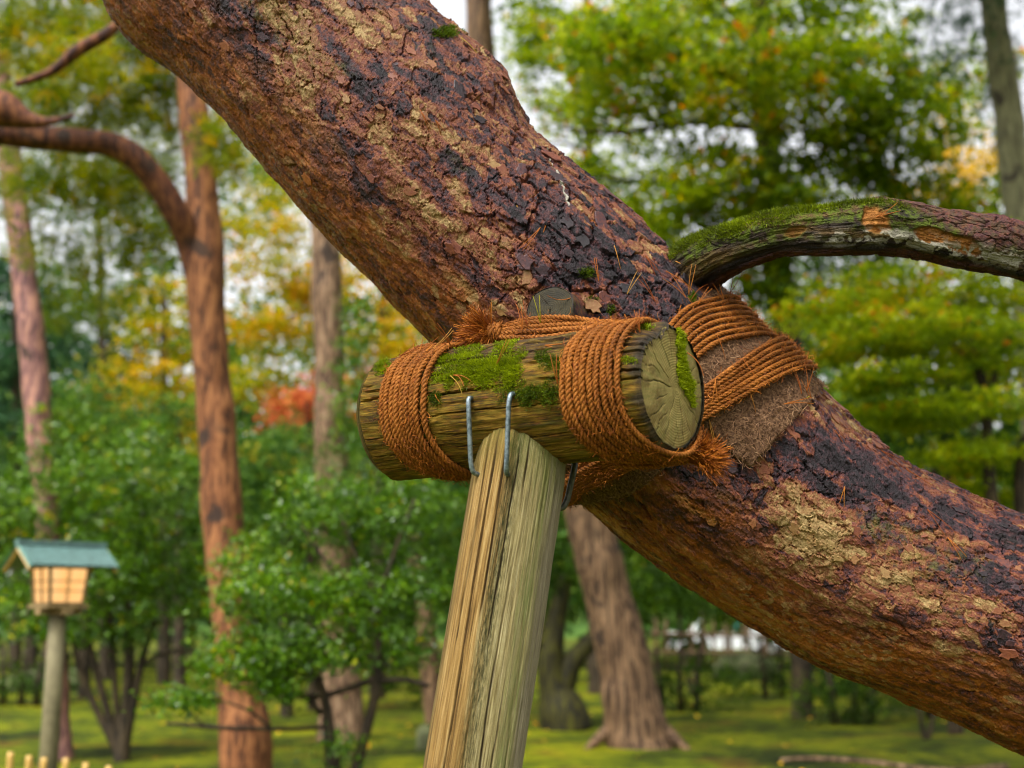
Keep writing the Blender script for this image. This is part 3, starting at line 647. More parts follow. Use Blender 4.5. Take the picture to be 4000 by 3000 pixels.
def log_inv(u, v):
    d = ray(u, v); o = CAM - LL; dp = d - LA * (d @ LA); op = o - LA * (o @ LA); r = .1125
    for _ in range(3):
        a, b, c = dp @ dp, 2 * dp @ op, op @ op - r * r; disc = max(b * b - 4 * a * c, 0); t = (-b - math.sqrt(disc)) / (2 * a)
        p = CAM + d * t; x = (p - LL) @ LA; r = float(log_rad(x))
    q = p - LL - x * LA; return x, math.atan2(q @ LU, q @ LF)

# ------------------------------------------------------------------ post under the log
PT = P(2068, 1600, 2.235); PB_ = P(1847, 3000, 2.135); pdir = unit(PT - PB_); r_top, r_bot = .0795, .0855
k0 = (0.0 - PB_[2]) / pdir[2]; PG = PB_ + pdir * (k0 - .15); PLEN = np.linalg.norm(PT - PG)
pf = unit((CAM - PB_) - pdir * ((CAM - PB_) @ pdir)); pr = np.cross(pf, pdir); pr = pr if pr @ RIGHT > 0 else -pr
ps = np.concatenate([np.linspace(0, .55, 20)[:-1], np.linspace(.55, 1, 280)]); pth = np.concatenate([np.radians(np.linspace(-110, 110, 190)), np.radians(np.linspace(110, 250, 50))[1:-1]])
PS, PTH = np.meshgrid(ps, pth, indexing='ij')
pn_ = np.cos(PTH)[..., None] * pf + np.sin(PTH)[..., None] * pr
# each line of the post runs up to where it meets the log
def post_len(thv):
    nr = np.cos(thv)[:, None] * pf + np.sin(thv)[:, None] * pr; o = PG + r_top * nr - LL; dp = pdir - LA * (pdir @ LA)
    op = o - (o @ LA)[:, None] * LA; xa = o @ LA + .75 * PLEN * (pdir @ LA); r = log_rad(np.clip(o @ LA + PLEN * (pdir @ LA), 0, LLEN)) + .001
    a = dp @ dp; b = 2 * (op @ dp); c = (op * op).sum(1) - r * r; disc = b * b - 4 * a * c
    return np.where(disc > 0, (-b - np.sqrt(np.maximum(disc, 0))) / (2 * a), -b / (2 * a))
plen = post_len(pth); HH = PS * plen[None]
prad = r_bot + (r_top - r_bot) * np.clip(HH / PLEN, 0, 1)
py = PTH * .08; pcrack = np.zeros_like(py)
for k, (c0, w, h0, h1) in enumerate(((.12, .0016, .2, 2.), (-.36, .0014, .2, 2.), (.40, .001, .5, 1.7), (-.62, .0012, .2, 2.), (.30, .001, .2, 1.2), (-.85, .0013, .2, 2.), (.72, .0008, .4, 1.5), (-.10, .001, 1.2, 2.))):
    line = c0 + .08 * fbm(HH * 2.2 + k, HH * 0 + k * 3, 111 + k, 3); pcrack = np.maximum(pcrack, (1 - sst(w * .5, w * 1.4, np.abs(PTH - line) * .08)) * sst(h0, h0 + .1, HH) * (1 - sst(h1 - .1, h1, HH)) * sst(-.5, -.1, fbm(HH * 4 + 7 * k, HH * 0, 131 + k, 2)))
ph_ = .0016 * fbm(HH * 6, py * 220, 101, 4) + .002 * fbm(HH * 3, py * 20, 102, 2) - .005 * pcrack
ph_ = ph_ - .0035 * np.exp(-((PTH + .13) / .10) ** 2) * sst(.4, .9, PS) - .003 * sst(.985, 1., PS)
PV = PG + HH[..., None] * pdir + (prad + ph_)[..., None] * pn_
post = thing('support_post', 'pale round timber post raked under the short log', 'post', [PG[0], PG[1], 0])
Vp = np.vstack([PV.reshape(-1, 3), (PG + (plen.mean() + .02) * pdir)[None]]); kk = np.arange(len(pth)); o0 = (len(ps) - 1) * len(pth)
part('timber', Vp, [grid_faces(len(ps), len(pth)), np.stack([o0 + kk, o0 + (kk + 1) % len(pth), np.full(len(pth), len(Vp) - 1)], 1)], M['post'], post,
     dict(la=np.append(HH, 0), lt=np.append(PTH, 0), crack=np.append(pcrack, 0), top=np.append(plen[None] - HH, 0)), smooth=False)
def post_inv(u, v):
    d = ray(u, v); o = CAM - PG; dp = d - pdir * (d @ pdir); op = o - pdir * (o @ pdir); r = .081
    a, b, c = dp @ dp, 2 * dp @ op, op @ op - r * r; t = (-b - math.sqrt(max(b * b - 4 * a * c, 0))) / (2 * a); p = CAM + d * t
    q = p - PG; q = q - (q @ pdir) * pdir; return p, unit(q)

# ------------------------------------------------------------------ steel staples
def staple(pa, na_, pb, nb_, r, mat, label):
    pts = [pa - .04 * na_, pa + .004 * na_, pa + .011 * na_ + .006 * unit(pb - pa), pa + .013 * na_ + .02 * unit(pb - pa), pb + .012 * nb_ + .02 * unit(pa - pb), pb + .010 * nb_ + .006 * unit(pa - pb), pb + .003 * nb_, pb - .03 * nb_]
    path, _ = resample(np.vstack([catmull(np.array(pts[:4]), 14), catmull(np.array(pts[4:]), 14)]), .004)
    V, F = tube(path, r, 12); b = V.mean(0); b[2] = V[:, 2].min()
    o = link('steel_staple', mesh_of('steel_staple', V - b, F), mat); o.location = b
    return tag(o, label, 'staple', None)
def logpn(u, v): a, t_ = log_inv(u, v); p, n = log_pt(np.array(a), np.array(t_)); return p, n
for (a_, b_, lab) in (((1843, 1556), (1866, 1852), 'grey steel staple at the left edge of the post, tying log to post'), ((2006, 1540), (1982, 1852), 'grey steel staple at mid post above the green stain, tying log to post')):
    pa, n1 = logpn(*a_); pb, n2 = post_inv(*b_); staple(pa, n1, pb, n2, .0043, M['steel'], lab)
pa = P(2236, 1800, 2.30); pb = P(2178, 1985, 2.275); staple(pa, unit(.3 * FWD * -1 - UP * .2 + RIGHT * .2), pb, unit(pr), .0055, M['steeldark'], 'dark steel staple half hidden behind the post under the log')

# ------------------------------------------------------------------ coir mat round the trunk
rr_ = .0052
def mat_sheet(name, fs0, fs1, p0, p1, ns, npn, parent, seed):
    ph = np.linspace(p0, p1, npn); k = np.linspace(0, 1, ns); K, PHm = np.meshgrid(k, ph, indexing='ij')
    s0 = fs0(ph)[None]; s1 = fs1(ph)[None]; ed = .0025 * fbm(PHm * 9, K * 3, seed, 3)
    S_ = s0 + (s1 - s0) * K + ed * (np.abs(K - .5) * 2) ** 4
    PHq = PHm + .02 * fbm(S_ * 20, PHm * 0, seed + 1, 2) * (np.abs((PHm - p0) / (p1 - p0) - .5) * 2) ** 6
    top, nr, T = tr_point(S_, PHq, .015 + .003 * fbm(S_ * 30, PHq * 8, seed + 2, 3)); bot, _, _ = tr_point(S_, PHq, .0045)
    n = ns * npn; i = np.arange(ns - 1)[:, None]; j = np.arange(npn - 1)[None]
    F = np.stack([i * npn + j, i * npn + j + 1, (i + 1) * npn + j + 1, (i + 1) * npn + j], -1).reshape(-1, 4)
    bd = np.concatenate([np.arange(npn), (np.arange(1, ns) * npn + npn - 1), ((ns - 1) * npn + np.arange(npn - 2, -1, -1)), (np.arange(ns - 2, 0, -1) * npn)])
    nx = np.roll(bd, -1); sk = np.stack([bd, bd + n, nx + n, nx], 1)
    part(name, np.vstack([top.reshape(-1, 3), bot.reshape(-1, 3)]), [F, F[:, ::-1] + n, sk], M['mat'], parent)
    return S_, PHq, top, nr
sA = tr_inv(2800, 1085)[0]; sB = tr_inv(3190, 1570)[0]; sC, pC = tr_inv(2932, 1832)
m0, _, _ = tr_point(np.array(sA), np.array(1.)); mroot = thing('coir_mat', 'brown coconut fibre mat wrapped round the pine under the ropes', 'mat', m0)
sTL = tr_inv(2690, 1240)[0]
fs0 = lambda ph: sA + (sTL - sA) * np.clip(ph / .9, -.3, 1.1) * .55
fs1 = lambda ph: sB + (sC - sB) * sst(0., pC, ph)
S1, PH1, T1, N1 = mat_sheet('mat_sheet', fs0, fs1, math.radians(-95), pC, 90, 130, mroot, 141)
sD0 = tr_inv(2150, 1830)[0]; sD1 = tr_inv(2240, 1945)[0]; sE1 = tr_inv(2580, 1830)[0]; pE = tr_inv(2580, 1830)[1]
fl0 = lambda ph: sD0 + 0 * ph
fl1 = lambda ph: sE1 + (sD1 - sE1) * sst(pE, math.radians(178), ph)
S2, PH2, T2, N2 = mat_sheet('mat_sheet', fl0, fl1, pE - .35, math.radians(250), 50, 80, mroot, 151)
def mat_fibres(Tg, Ng, n, edge=False):
    i = RNG.integers(0, Tg.shape[0], n); j = RNG.integers(0, Tg.shape[1], n)
    if edge:
        m = RNG.integers(0, 4, n); i = np.where(m == 0, 0, np.where(m == 1, Tg.shape[0] - 1, i)); j = np.where(m == 2, 0, np.where(m == 3, Tg.shape[1] - 1, j))
    p = Tg[i, j] + RNG.normal(size=(n, 3)) * .002; nr = Ng[i, j]; d = RNG.normal(size=(n, 3)); d = d - nr * (d * nr).sum(1)[:, None] * (.3 if edge else .85) + nr * .15
    c = curls(p + nr * .0005, d, RNG.uniform(.010, .024, n), 6, .26); dep = ((c - p[:, None]) * nr[:, None]).sum(-1)
    return c - nr[:, None] * (dep - np.clip(dep, -.001, .0016 if not edge else .008))[..., None]
fp = np.concatenate([mat_fibres(T1, N1, 9500), mat_fibres(T1, N1, 450, True), mat_fibres(T2, N2, 3500), mat_fibres(T2, N2, 250, True)])
V, F = ribbons(fp, RNG.uniform(.0006, .0012, len(fp))); part('loose_fibres', V, F, M['matfibre'], mroot, dict(tint=np.repeat(RNG.beta(2, 2.4, len(fp)), 12)), kind='stuff')

# ------------------------------------------------------------------ coir rope
def rope_mesh(path, r=rr_, pitch=.027, step=.0028, sides=5):
    path, s = resample(np.asarray(path), step); T, N, B = frames(path); items = []
    jit = 1 + .05 * fbm(s * 60, s * 0, RNG.integers(999), 2)
    for k in range(3):
        a = 2 * np.pi * (s / pitch + k / 3); c = path + (r * .50) * (np.cos(a)[:, None] * N + np.sin(a)[:, None] * B)
        items.append(tube(c, r * .60 * jit, sides, True))
    return merge(*items), path
def rope_fuzz(paths, per_m, r=rr_):
    c = []
    for path in paths:
        L = np.linalg.norm(np.diff(path, axis=0), axis=1).sum(); n = int(L * per_m)
        if n < 1: continue
        i = RNG.integers(1, len(path) - 1, n); T = unit(path[i + 1] - path[i - 1]); rd = RNG.normal(size=(n, 3)); rd = unit(rd - T * (rd * T).sum(1)[:, None])
        c.append(curls(path[i] + rd * r * .9, unit(T * RNG.choice((-1, 1), n)[:, None] * .9 + rd * RNG.uniform(.2, 1.0, n)[:, None]), RNG.uniform(.006, .020, n), 5, .28))
    c = np.concatenate(c); V, F = ribbons(c, RNG.uniform(.0005, .0009, len(c))); return V, F, np.repeat(RNG.beta(2, 1.8, len(c)), 10)
def lashing(label, paths, center, name='rope_lashing', fuzz=620, partname='rope_turn'):
    t = thing(name, label, 'rope', center); rp_ = []
    for p in paths:
        (V, F), q = rope_mesh(p, rr_ * RNG.uniform(.90, 1.08), RNG.uniform(.023, .031)); part(partname, V, F, M['rope'], t, dict(tint=np.full(len(V), RNG.uniform(0, .9)))); rp_.append(q)
    V, F, tn = rope_fuzz(rp_, fuzz); part('stray_fibres', V, F, M['fibre'], t, dict(tint=tn), kind='stuff')
    return t
def brush(parent, c, d, n, length, spread, flare=.5):
    d = unit(d); dd = unit(d + RNG.normal(size=(n, 3)) * spread); p0 = c + RNG.normal(size=(n, 3)) * .0035
    V, F = ribbons(curls(p0, dd, RNG.uniform(.5, 1.1, n) * length, 7, .09), RNG.uniform(.0007, .0012, n))
    part('frayed_end', V, F, M['fibre'], parent, dict(tint=np.repeat(RNG.beta(2.2, 1.6, n), 14)), kind='stuff')
def log_turn(a0, drift_b, drift_t, off, lay=0.):
    t_ = np.radians(np.linspace(180, -180, 150)); dn = sst(math.radians(-5), math.radians(-95), t_) * (t_ < 0); dn = np.where(t_ < 0, sst(.10, 1.75, -t_) * (1 - sst(2.2, 3.14, -t_)), 0)
    up_ = np.where(t_ > 0, sst(.6, 1.8, t_) * (1 - sst(2.2, 3.14, t_)), 0)
    a = a0 + drift_b * dn + drift_t * up_ + .0012 * fbm(t_ * 3, t_ * 0 + a0 * 50, 161, 2)
    return log_pt(a, t_, rr_ * (1 + 2 * lay) + off)[0]
aL0 = log_inv(1500, 1650)[0]; aR0 = log_inv(2212, 1600)[0]; aR1 = log_inv(2425, 1570)[0]
sp = .0104
left = [log_turn(aL0 + i * sp * 1.02, .075 - .0035 * i, .02, .002 * (i % 2)) for i in range(8)] + [log_turn(aL0 + 8 * sp + .0075, .075 - .032, .006, .001)]
lashing('brown coir rope in nine turns round the log end far from the sawn face', left, log_pt(np.array(aL0 + .04), np.array(-1.6))[0])
nR = 9; spR = (aR1 - aR0) / (nR - 1)
right = [log_turn(aR0 + i * max(spR, sp * .98), .055 + .0 * i, .030 - .002 * i, .002 * (i % 2)) for i in range(nR)]
tR = lashing('brown coir rope wound round the log beside its sawn face', right, log_pt(np.array(aR0 + .04), np.array(-1.6))[0])
# tail below the cut face
tail = [np.array([P(2380, 1795, 2.13), P(2480, 1802, 2.13), P(2560, 1800, 2.14), P(2640, 1795, 2.16), P(2690, 1790, 2.18)]), np.array([P(2400, 1815, 2.15), P(2500, 1822, 2.15), P(2590, 1815, 2.16), P(2665, 1805, 2.18), P(2695, 1798, 2.19)]),
        np.array([P(2440, 1780, 2.17), P(2540, 1780, 2.17), P(2620, 1777, 2.17), P(2700, 1782, 2.19)])]
tps = []
for q in tail:
    (V, F), pq = rope_mesh(catmull(q, 60)); part('rope_tail', V, F, M['rope'], tR, dict(tint=np.full(len(V), .2))); tps.append(pq)
V, F, tn = rope_fuzz(tps, 380); part('stray_fibres', V, F, M['fibre'], tR, dict(tint=tn), kind='stuff')
brush(tR, P(2690, 1785, 2.185), P(2800, 1792, 2.16) - P(2690, 1780, 2.185), 900, .070, .19)
brush(tR, P(2700, 1775, 2.185), P(2760, 1735, 2.16) - P(2690, 1780, 2.185), 300, .048, .22)
# bundle on top of the log
tie_p = []
for q in ([(2440, 1262, 2.215), (2330, 1256, 2.26), (2230, 1243, 2.295), (2120, 1242, 2.32), (2010, 1262, 2.34), (1935, 1292, 2.345)],
          [(2440, 1275, 2.21), (2330, 1268, 2.245), (2230, 1268, 2.275), (2110, 1275, 2.30), (2000, 1284, 2.32), (1930, 1300, 2.34)],
          [(2430, 1288, 2.205), (2330, 1282, 2.235), (2230, 1285, 2.26), (2110, 1293, 2.285), (2000, 1298, 2.31), (1930, 1308, 2.335)],
          [(2420, 1290, 2.20), (2320, 1296, 2.235), (2220, 1306, 2.25), (2110, 1318, 2.27), (2000, 1318, 2.30), (1930, 1316, 2.33)],
          [(2400, 1262, 2.24), (2300, 1262, 2.275), (2200, 1256, 2.305), (2100, 1258, 2.32), (2000, 1272, 2.335), (1930, 1298, 2.345)]):
    tie_p.append(catmull(np.array([P(*c) for c in q]), 80))
kn = P(1945, 1302, 2.335); kt = unit(P(1900, 1308, 2.34) - P(1980, 1297, 2.33)); kn1 = unit(np.cross(kt, UP)); kn2 = np.cross(kt, kn1)
for off in (-.008, .0, .008):
    a = np.linspace(0, 2 * np.pi, 40); tie_p.append(kn + kt * off + .0145 * (np.cos(a)[:, None] * kn1 + np.sin(a)[:, None] * kn2) + kt * (a / 6.28 * .006)[:, None])
tT = lashing('loose coir rope ends knotted and laid along the log top before the cut stub', tie_p, P(2150, 1320, 2.29), 'rope_tie', 620, 'rope_strand')
brush(tT, P(1925, 1305, 2.34), P(1800, 1325, 2.33) - P(1930, 1300, 2.34), 750, .066, .28)
brush(tT, P(1915, 1295, 2.34), P(1850, 1215, 2.33) - P(1930, 1300, 2.34), 260, .056, .24)
# trailing strand behind the left turns
tr2 = catmull(np.array([P(1600, 1375, 2.43), P(1660, 1352, 2.44), P(1740, 1352, 2.43), P(1800, 1362, 2.42), P(1840, 1372, 2.415)]), 50)
(V, F), q = rope_mesh(tr2); part('rope_tail', V, F, M['rope'], tT, dict(tint=np.full(len(V), .1)))
# ropes over the mat
def mat_turns(n, A0, A1, B0, B1, C0, C1, lay):
    out = []
    for i in range(n):
        k = i / (n - 1); L_ = lambda a, b: np.array(tr_inv(*a)) * (1 - k) + np.array(tr_inv(*b)) * k
        sa, pa_ = L_(A0, A1); sb, pb_ = L_(B0, B1); sc, pc = L_(C0, C1); pa_ = .12
        ctl = np.array([(-60 * math.pi / 180, sa - .008), (-.4, sa - .004), (pa_, sa), (.5 * (pa_ + pb_), .5 * (sa + sb)), (pb_, sb), (.5 * (pb_ + pc), .5 * (sb + sc)), (pc, sc), (math.radians(215), sc)])
        q = catmull(ctl[:, ::-1], 220); out.append(tr_point(q[:, 0], q[:, 1], .0185 + .0012 * vn(q[:, 1] * 4, q[:, 0] * 0 + i, 171) + lay)[0])
    return out
lashing('upper band of coir rope turns crossing the brown mat', mat_turns(8, (2848, 1202), (3003, 1352), (2625, 1252), (2722, 1392), (2235, 1870), (2265, 1925), 0), tr_point(np.array(sA), np.array(1.2))[0])
lashing('lower band of coir rope turns crossing the brown mat', mat_turns(7, (3028, 1382), (3140, 1495), (2752, 1525), (2758, 1635), (2240, 1850), (2262, 1905), .011), tr_point(np.array(sB), np.array(1.2))[0])

# ------------------------------------------------------------------ moss
def blades(p, n, length, width, lean=.6):
    m = len(p); d = unit(n + RNG.normal(size=(m, 3)) * lean); s = unit(np.cross(d, RNG.normal(size=(m, 3)))) * (np.asarray(width).reshape(-1, 1) * .5); L = np.asarray(length).reshape(-1, 1)
    V = np.stack([p - s, p + s, p + d * L + RNG.normal(size=(m, 3)) * .001], 1).reshape(-1, 3); return V, [np.arange(3 * m).reshape(-1, 3)]
def moss_on(parent, Pg, Ng, mask, n, mat, lo, hi, w=.0016, lean=.6):
    w_ = mask.ravel() / mask.sum(); i = RNG.choice(mask.size, n, p=w_); p = Pg.reshape(-1, 3)[i] + RNG.normal(size=(n, 3)) * .0012; nr = Ng.reshape(-1, 3)[i]; k = mask.ravel()[i]
    V, F = blades(p - nr * .001, nr, RNG.uniform(lo, hi, n) * (.5 + .5 * k), RNG.uniform(.7, 1.3, n) * w, lean)
    tn = np.clip(RNG.normal(.42, .2, n) + .25 * fbm(p[:, 0] * 60, p[:, 2] * 60, 181, 2), 0, 1)
    part('moss', V, F, mat, parent, dict(tint=np.repeat(tn, 3) + np.tile([-.12, -.12, .12], n)), smooth=False, kind='stuff')
LU_, LV_, _ = proj(LV)
def pm(U, V_, u, v, ru, rv, seed, P3, amp=.55):
    return np.clip(1.25 - np.hypot((U - u) / ru, (V_ - v) / rv) + amp * fbm(P3[..., 0] * 45, (P3[..., 2] + P3[..., 1] * .5) * 45, seed, 4), 0, 1)
front = ((LN * (CAM - LV)).sum(-1) > 0)
mk = np.maximum.reduce([pm(LU_, LV_, 1850, 1440, 190, 95, 182, LV), pm(LU_, LV_, 1985, 1425, 75, 125, 183, LV), pm(LU_, LV_, 1720, 1395, 50, 45, 184, LV)]) ** 1.5 * front
moss_on(log, LV, LN, mk * (mk > .25), 24000, M['moss'], .004, .010)
mk = np.maximum.reduce([pm(LU_, LV_, 2080, 1535, 140, 55, 185, LV, .8), pm(LU_, LV_, 2150, 1420, 60, 60, 186, LV, .9), pm(LU_, LV_, 1700, 1560, 40, 40, 187, LV, .7), pm(LU_, LV_, 1668, 1680, 14, 110, 188, LV, .3)]) ** 1.5 * front
moss_on(log, LV, LN, mk * (mk > .2), 10000, M['mossdark'], .003, .009, .0014, .9)
mk = np.maximum.reduce([pm(LU_, LV_, 1495, 1425, 45, 45, 189, LV), pm(LU_, LV_, 2520, 1272, 40, 22, 190, LV, .5), pm(LU_, LV_, 2440, 1405, 50, 18, 191, LV, .7)]) ** 1.5 * front
moss_on(log, LV, LN, mk * (mk > .25), 3200, M['moss'], .004, .009)
# on the sawn face
nE = 60000; ea = RNG.uniform(0, 2 * np.pi, nE); er = np.sqrt(RNG.uniform(0, 1, nE)) * RR_ * .93; pe = LL + LLEN * LA + (er * np.cos(ea))[:, None] * ex + (er * np.sin(ea))[:, None] * ey
ue, ve, _ = proj(pe); cx = np.interp(ve, [1280, 1350, 1450, 1520, 1580], [2652, 2658, 2664, 2690, 2706]); wd = np.interp(ve, [1270, 1340, 1440, 1500, 1590], [9, 18, 21, 25, 6])
ok = (np.abs(ue - cx) < wd * (1 + .6 * fbm(ue * .03, ve * .03, 192, 3))) & (ve > 1275) & (ve < 1590); pe = pe[ok][:4200]
V, F = blades(pe, np.repeat((EN + .25 * UP - .3 * UP)[None], len(pe), 0), RNG.uniform(.004, .010, len(pe)), .0015, .6)
part('moss', V, F, M['moss'], log, dict(tint=np.repeat(np.clip(RNG.normal(.68, .2, len(pe)), 0, 1), 3)), smooth=False, kind='stuff')
# on the pine
TU, TV, _ = proj(PB); fr = ((N0 * (CAM - PB)).sum(-1) > -.1)
mk = np.maximum.reduce([pm(TU, TV, u, v, ru, rv, 193 + i, PB) for i, (u, v, ru, rv) in enumerate(((2292, 1065, 32, 26), (2305, 1168, 40, 16), (2385, 1213, 20, 28), (2655, 1000, 45, 28), (2690, 1060, 30, 30), (1740, 125, 75, 28), (2240, 1280, 40, 14), (2705, 1160, 14, 30)))]) ** 1.5 * fr
moss_on(pine, PB, N0, mk * (mk > .3), 7500, M['mossdark'], .005, .012)
mkb = np.clip((1.25 - BPH) * 1.1 + 1.0 * fbm(BS * 13, by * 22, 201, 4), 0, 1) * (1 - barkm) * (1 - bare) * (1 - sst(3560, 3680, BU)) * (BPH > -.4) * sst(2640, 2700, BU)
w_ = (mkb > .48) * mkb ** 2; i = RNG.choice(w_.size, 15000, p=(w_ / w_.sum()).ravel()); nr = BNR.reshape(-1, 3)[i]; p = BV.reshape(-1, 3)[i] + RNG.normal(size=(15000, 3)) * .0012
V, F = blades(p, nr, RNG.uniform(.004, .011, 15000), .0016); tn = np.clip(RNG.normal(.20, .18, 15000) + .35 * fbm(p[:, 0] * 30, p[:, 2] * 30, 202, 2), 0, 1)
part('moss', V, F, M['moss'], branch, dict(tint=np.repeat(tn, 3)), smooth=False, kind='stuff')

# ------------------------------------------------------------------ fallen pine needles (each lies where it fell)
bpy.context.view_layer.update(); DG = bpy.context.evaluated_depsgraph_get()
def hit(u, v):
    r = ray(u, v); ok, loc, nrm, *_ = SC.ray_cast(DG, Vector(CAM), Vector(unit(r)))
    if not ok or (loc - Vector(CAM)).length > 3.2: return None
    return np.array(loc), np.array(nrm)
nd = random.Random(11)
def needle(u, v, ang, length, where, tint, pair=True):
    h0 = hit(u, v)
    if h0 is None: return
    p, n = h0; n = unit(n * .5 + unit(CAM - p) * .5); w = math.cos(ang) * RIGHT + math.sin(ang) * UP; w = unit(w - n * (w @ n)); sd_ = np.cross(n, w)
    items = []
    for k in ((-1, 1) if pair else (0,)):
        q = np.linspace(0, 1, 7)[:, None]; bend = nd.uniform(-.006, .006); op = k * nd.uniform(.04, .16)
        path = p + n * .0022 + (w + sd_ * op) * q * length + sd_ * bend * (q ** 2) + n * (.006 * np.sin(q * 3.1))
        items.append(tube(path, np.linspace(.0009, .0005, 7), 4, False))
    V, F = merge(*items); o = single('pine_needle', V, F, M['needle'], *where, attrs=dict(tint=np.full(len(V), tint)))
WH = {'mat': ('fallen dry pine needle caught on the rope or coir mat', 'needle', 'needles on the rope and mat'), 'log': ('fallen dry pine needle lying on the mossy log', 'needle', 'needles on the log'),
      'trunk': ('fallen dry pine needle stuck to the pine bark', 'needle', 'needles on the pine bark')}
for u, v, a, l, w in [(2700, 1180, 100, .07, 'mat'), (2680, 1165, 130, .06, 'mat'), (2690, 1150, 80, .06, 'mat'), (2660, 1190, 250, .07, 'mat'), (2720, 1200, 60, .05, 'mat'), (2830, 1190, 110, .07, 'mat'), (2850, 1150, 70, .05, 'mat'),
                      (2720, 1250, 300, .05, 'mat'), (2800, 1310, 290, .05, 'mat'), (2885, 1290, 265, .06, 'mat'), (2960, 1320, 120, .05, 'mat'), (2900, 1400, 300, .05, 'mat'), (2930, 1540, 290, .05, 'mat'), (2795, 1480, 270, .05, 'mat'),
                      (3130, 1540, 100, .06, 'mat'), (3150, 1530, 75, .06, 'mat'), (3170, 1570, 110, .05, 'mat'), (3160, 1550, 220, .07, 'mat'), (3060, 1580, 10, .06, 'mat'), (2950, 1590, 265, .06, 'mat'), (2770, 1640, 280, .05, 'mat'), (2690, 1330, 280, .05, 'mat'),
                      (2040, 1290, 95, .05, 'log'), (2060, 1275, 110, .05, 'log'), (2090, 1300, 250, .04, 'log'), (2110, 1260, 100, .05, 'log'), (1940, 1420, 75, .05, 'log'), (1780, 1440, 240, .045, 'log'), (1755, 1470, 265, .05, 'log'), (1770, 1470, 285, .045, 'log'),
                      (2100, 1340, 240, .04, 'log'), (2130, 1350, 350, .06, 'log'), (2220, 1395, 280, .06, 'log'), (2240, 1420, 300, .05, 'log'), (2180, 1500, 95, .05, 'log'), (2360, 1310, 265, .05, 'log'), (2330, 1270, 240, .05, 'log'), (2470, 1280, 60, .04, 'log'), (2420, 1262, 5, .06, 'log'),
                      (1760, 1355, 140, .05, 'log'), (1690, 1360, 40, .05, 'log'), (1560, 1390, 30, .04, 'log'), (1620, 1370, 20, .05, 'log'), (2680, 1380, 280, .05, 'log'), (2500, 1300, 100, .04, 'log'), (1700, 1540, 300, .03, 'log'),
                      (2130, 880, 250, .07, 'trunk'), (2110, 890, 235, .06, 'trunk'), (2290, 840, 280, .05, 'trunk'), (2310, 860, 310, .05, 'trunk'), (2400, 960, 290, .05, 'trunk'), (2520, 1000, 300, .06, 'trunk'), (2600, 1060, 320, .07, 'trunk'), (2640, 1020, 340, .06, 'trunk'),
                      (2560, 900, 110, .04, 'trunk'), (2230, 1160, 120, .05, 'trunk'), (3620, 1990, 300, .07, 'trunk'), (3440, 1760, 320, .06, 'trunk'), (3540, 1830, 315, .06, 'trunk'), (3260, 1680, 300, .05, 'trunk'), (3300, 1900, 260, .05, 'trunk'), (1640, 430, 290, .05, 'trunk'), (1700, 470, 300, .04, 'trunk'),
                      (1800, 150, 300, .05, 'trunk'), (3700, 2100, 300, .05, 'trunk'), (2340, 1100, 100, .05, 'trunk'), (2450, 1150, 60, .05, 'trunk'), (2560, 1180, 120, .06, 'trunk'), (2020, 800, 280, .05, 'trunk'), (3420, 850, 20, .05, 'trunk')]:
    needle(u, v, math.radians(a), l, WH[w], min(1, max(0, nd.gauss(.45, .28))), nd.random() < .6)


# ------------------------------------------------------------------ background builders
def bg_trunk(parent, pts, y, mat, name='trunk', ground=True, seed=0, sides=18, wob=.12):
    q = np.array([[*PY(u, v, y + (e[0] if e else 0)), hw * y / FPX] for u, v, hw, *e in pts])
    if ground:
        p = q[-1].copy(); dz = p[2] - float(ground_z(p[0], p[1])); dirv = unit(q[-1, :3] - q[-2, :3]); e = p.copy()
        if dz > 0: e[:3] += dirv * (dz / max(.3, -dirv[2])); e[3] *= 1.12
        e[2] = float(ground_z(e[0], e[1])) - .05; q = np.vstack([q, e]) if dz > .02 else q
    c, _ = resample(catmull(q, 160), .06); V, F = tube(c[:, :3], c[:, 3], sides, True, wob, seed); return part(name, V, F, mat, parent)
def ground_at(u, y, v=2900): p = PY(u, v, y); return np.array([p[0], p[1], float(ground_z(p[0], p[1]))])
def leaf_cloud(blobs, leaf, clump_r=.18, per=26, flatten=.6, aspect=.5, seed=1, tint_sh=0.):
    """blobs: (u, v, y, ru_px, rv_px, ry_m, n_leaves)."""
    rg = np.random.default_rng(seed); Pz, Tn, Sz = [], [], []
    for (u, v, y, ru, rv, ry, n, *e) in blobs:
        c = PY(u, v, y); a = np.array([ru * y / FPX, ry, rv * y / FPX]); nc = max(1, n // per)
        d = unit(rg.normal(size=(nc, 3))) * (rg.uniform(0, 1, (nc, 1)) ** .40); cc = c + d * a; ct = rg.normal(0, .17, nc)
        idx = np.repeat(np.arange(nc), per); m = len(idx); cr = clump_r * rg.uniform(.6, 1.4, nc)[idx][:, None]
        Pz.append(cc[idx] + rg.normal(size=(m, 3)) * cr * [1, 1, flatten] * .6); Tn.append(np.clip(.45 + ct[idx] + rg.normal(0, .16, m) + (e[0] if e else 0) + tint_sh, 0, 1)); Sz.append(leaf * rg.uniform(.65, 1.25, m))
    p = np.concatenate(Pz); tn = np.concatenate(Tn); sz = np.concatenate(Sz)[:, None]; m = len(p)
    nrm = unit(rg.normal(size=(m, 3)) * [1, 1, .7] + [0, 0, .75]); ax = unit(np.cross(nrm, rg.normal(size=(m, 3)))); sd_ = np.cross(nrm, ax)
    V = np.stack([p - ax * sz * .5, p + sd_ * sz * aspect * .5 + nrm * sz * .08, p + ax * sz * .5, p - sd_ * sz * aspect * .5 + nrm * sz * .08], 1).reshape(-1, 3)
    k = np.arange(m) * 4; F = [np.concatenate([np.stack([k, k + 1, k + 2], 1), np.stack([k, k + 2, k + 3], 1)])]
    return V, F, np.repeat(tn, 4)
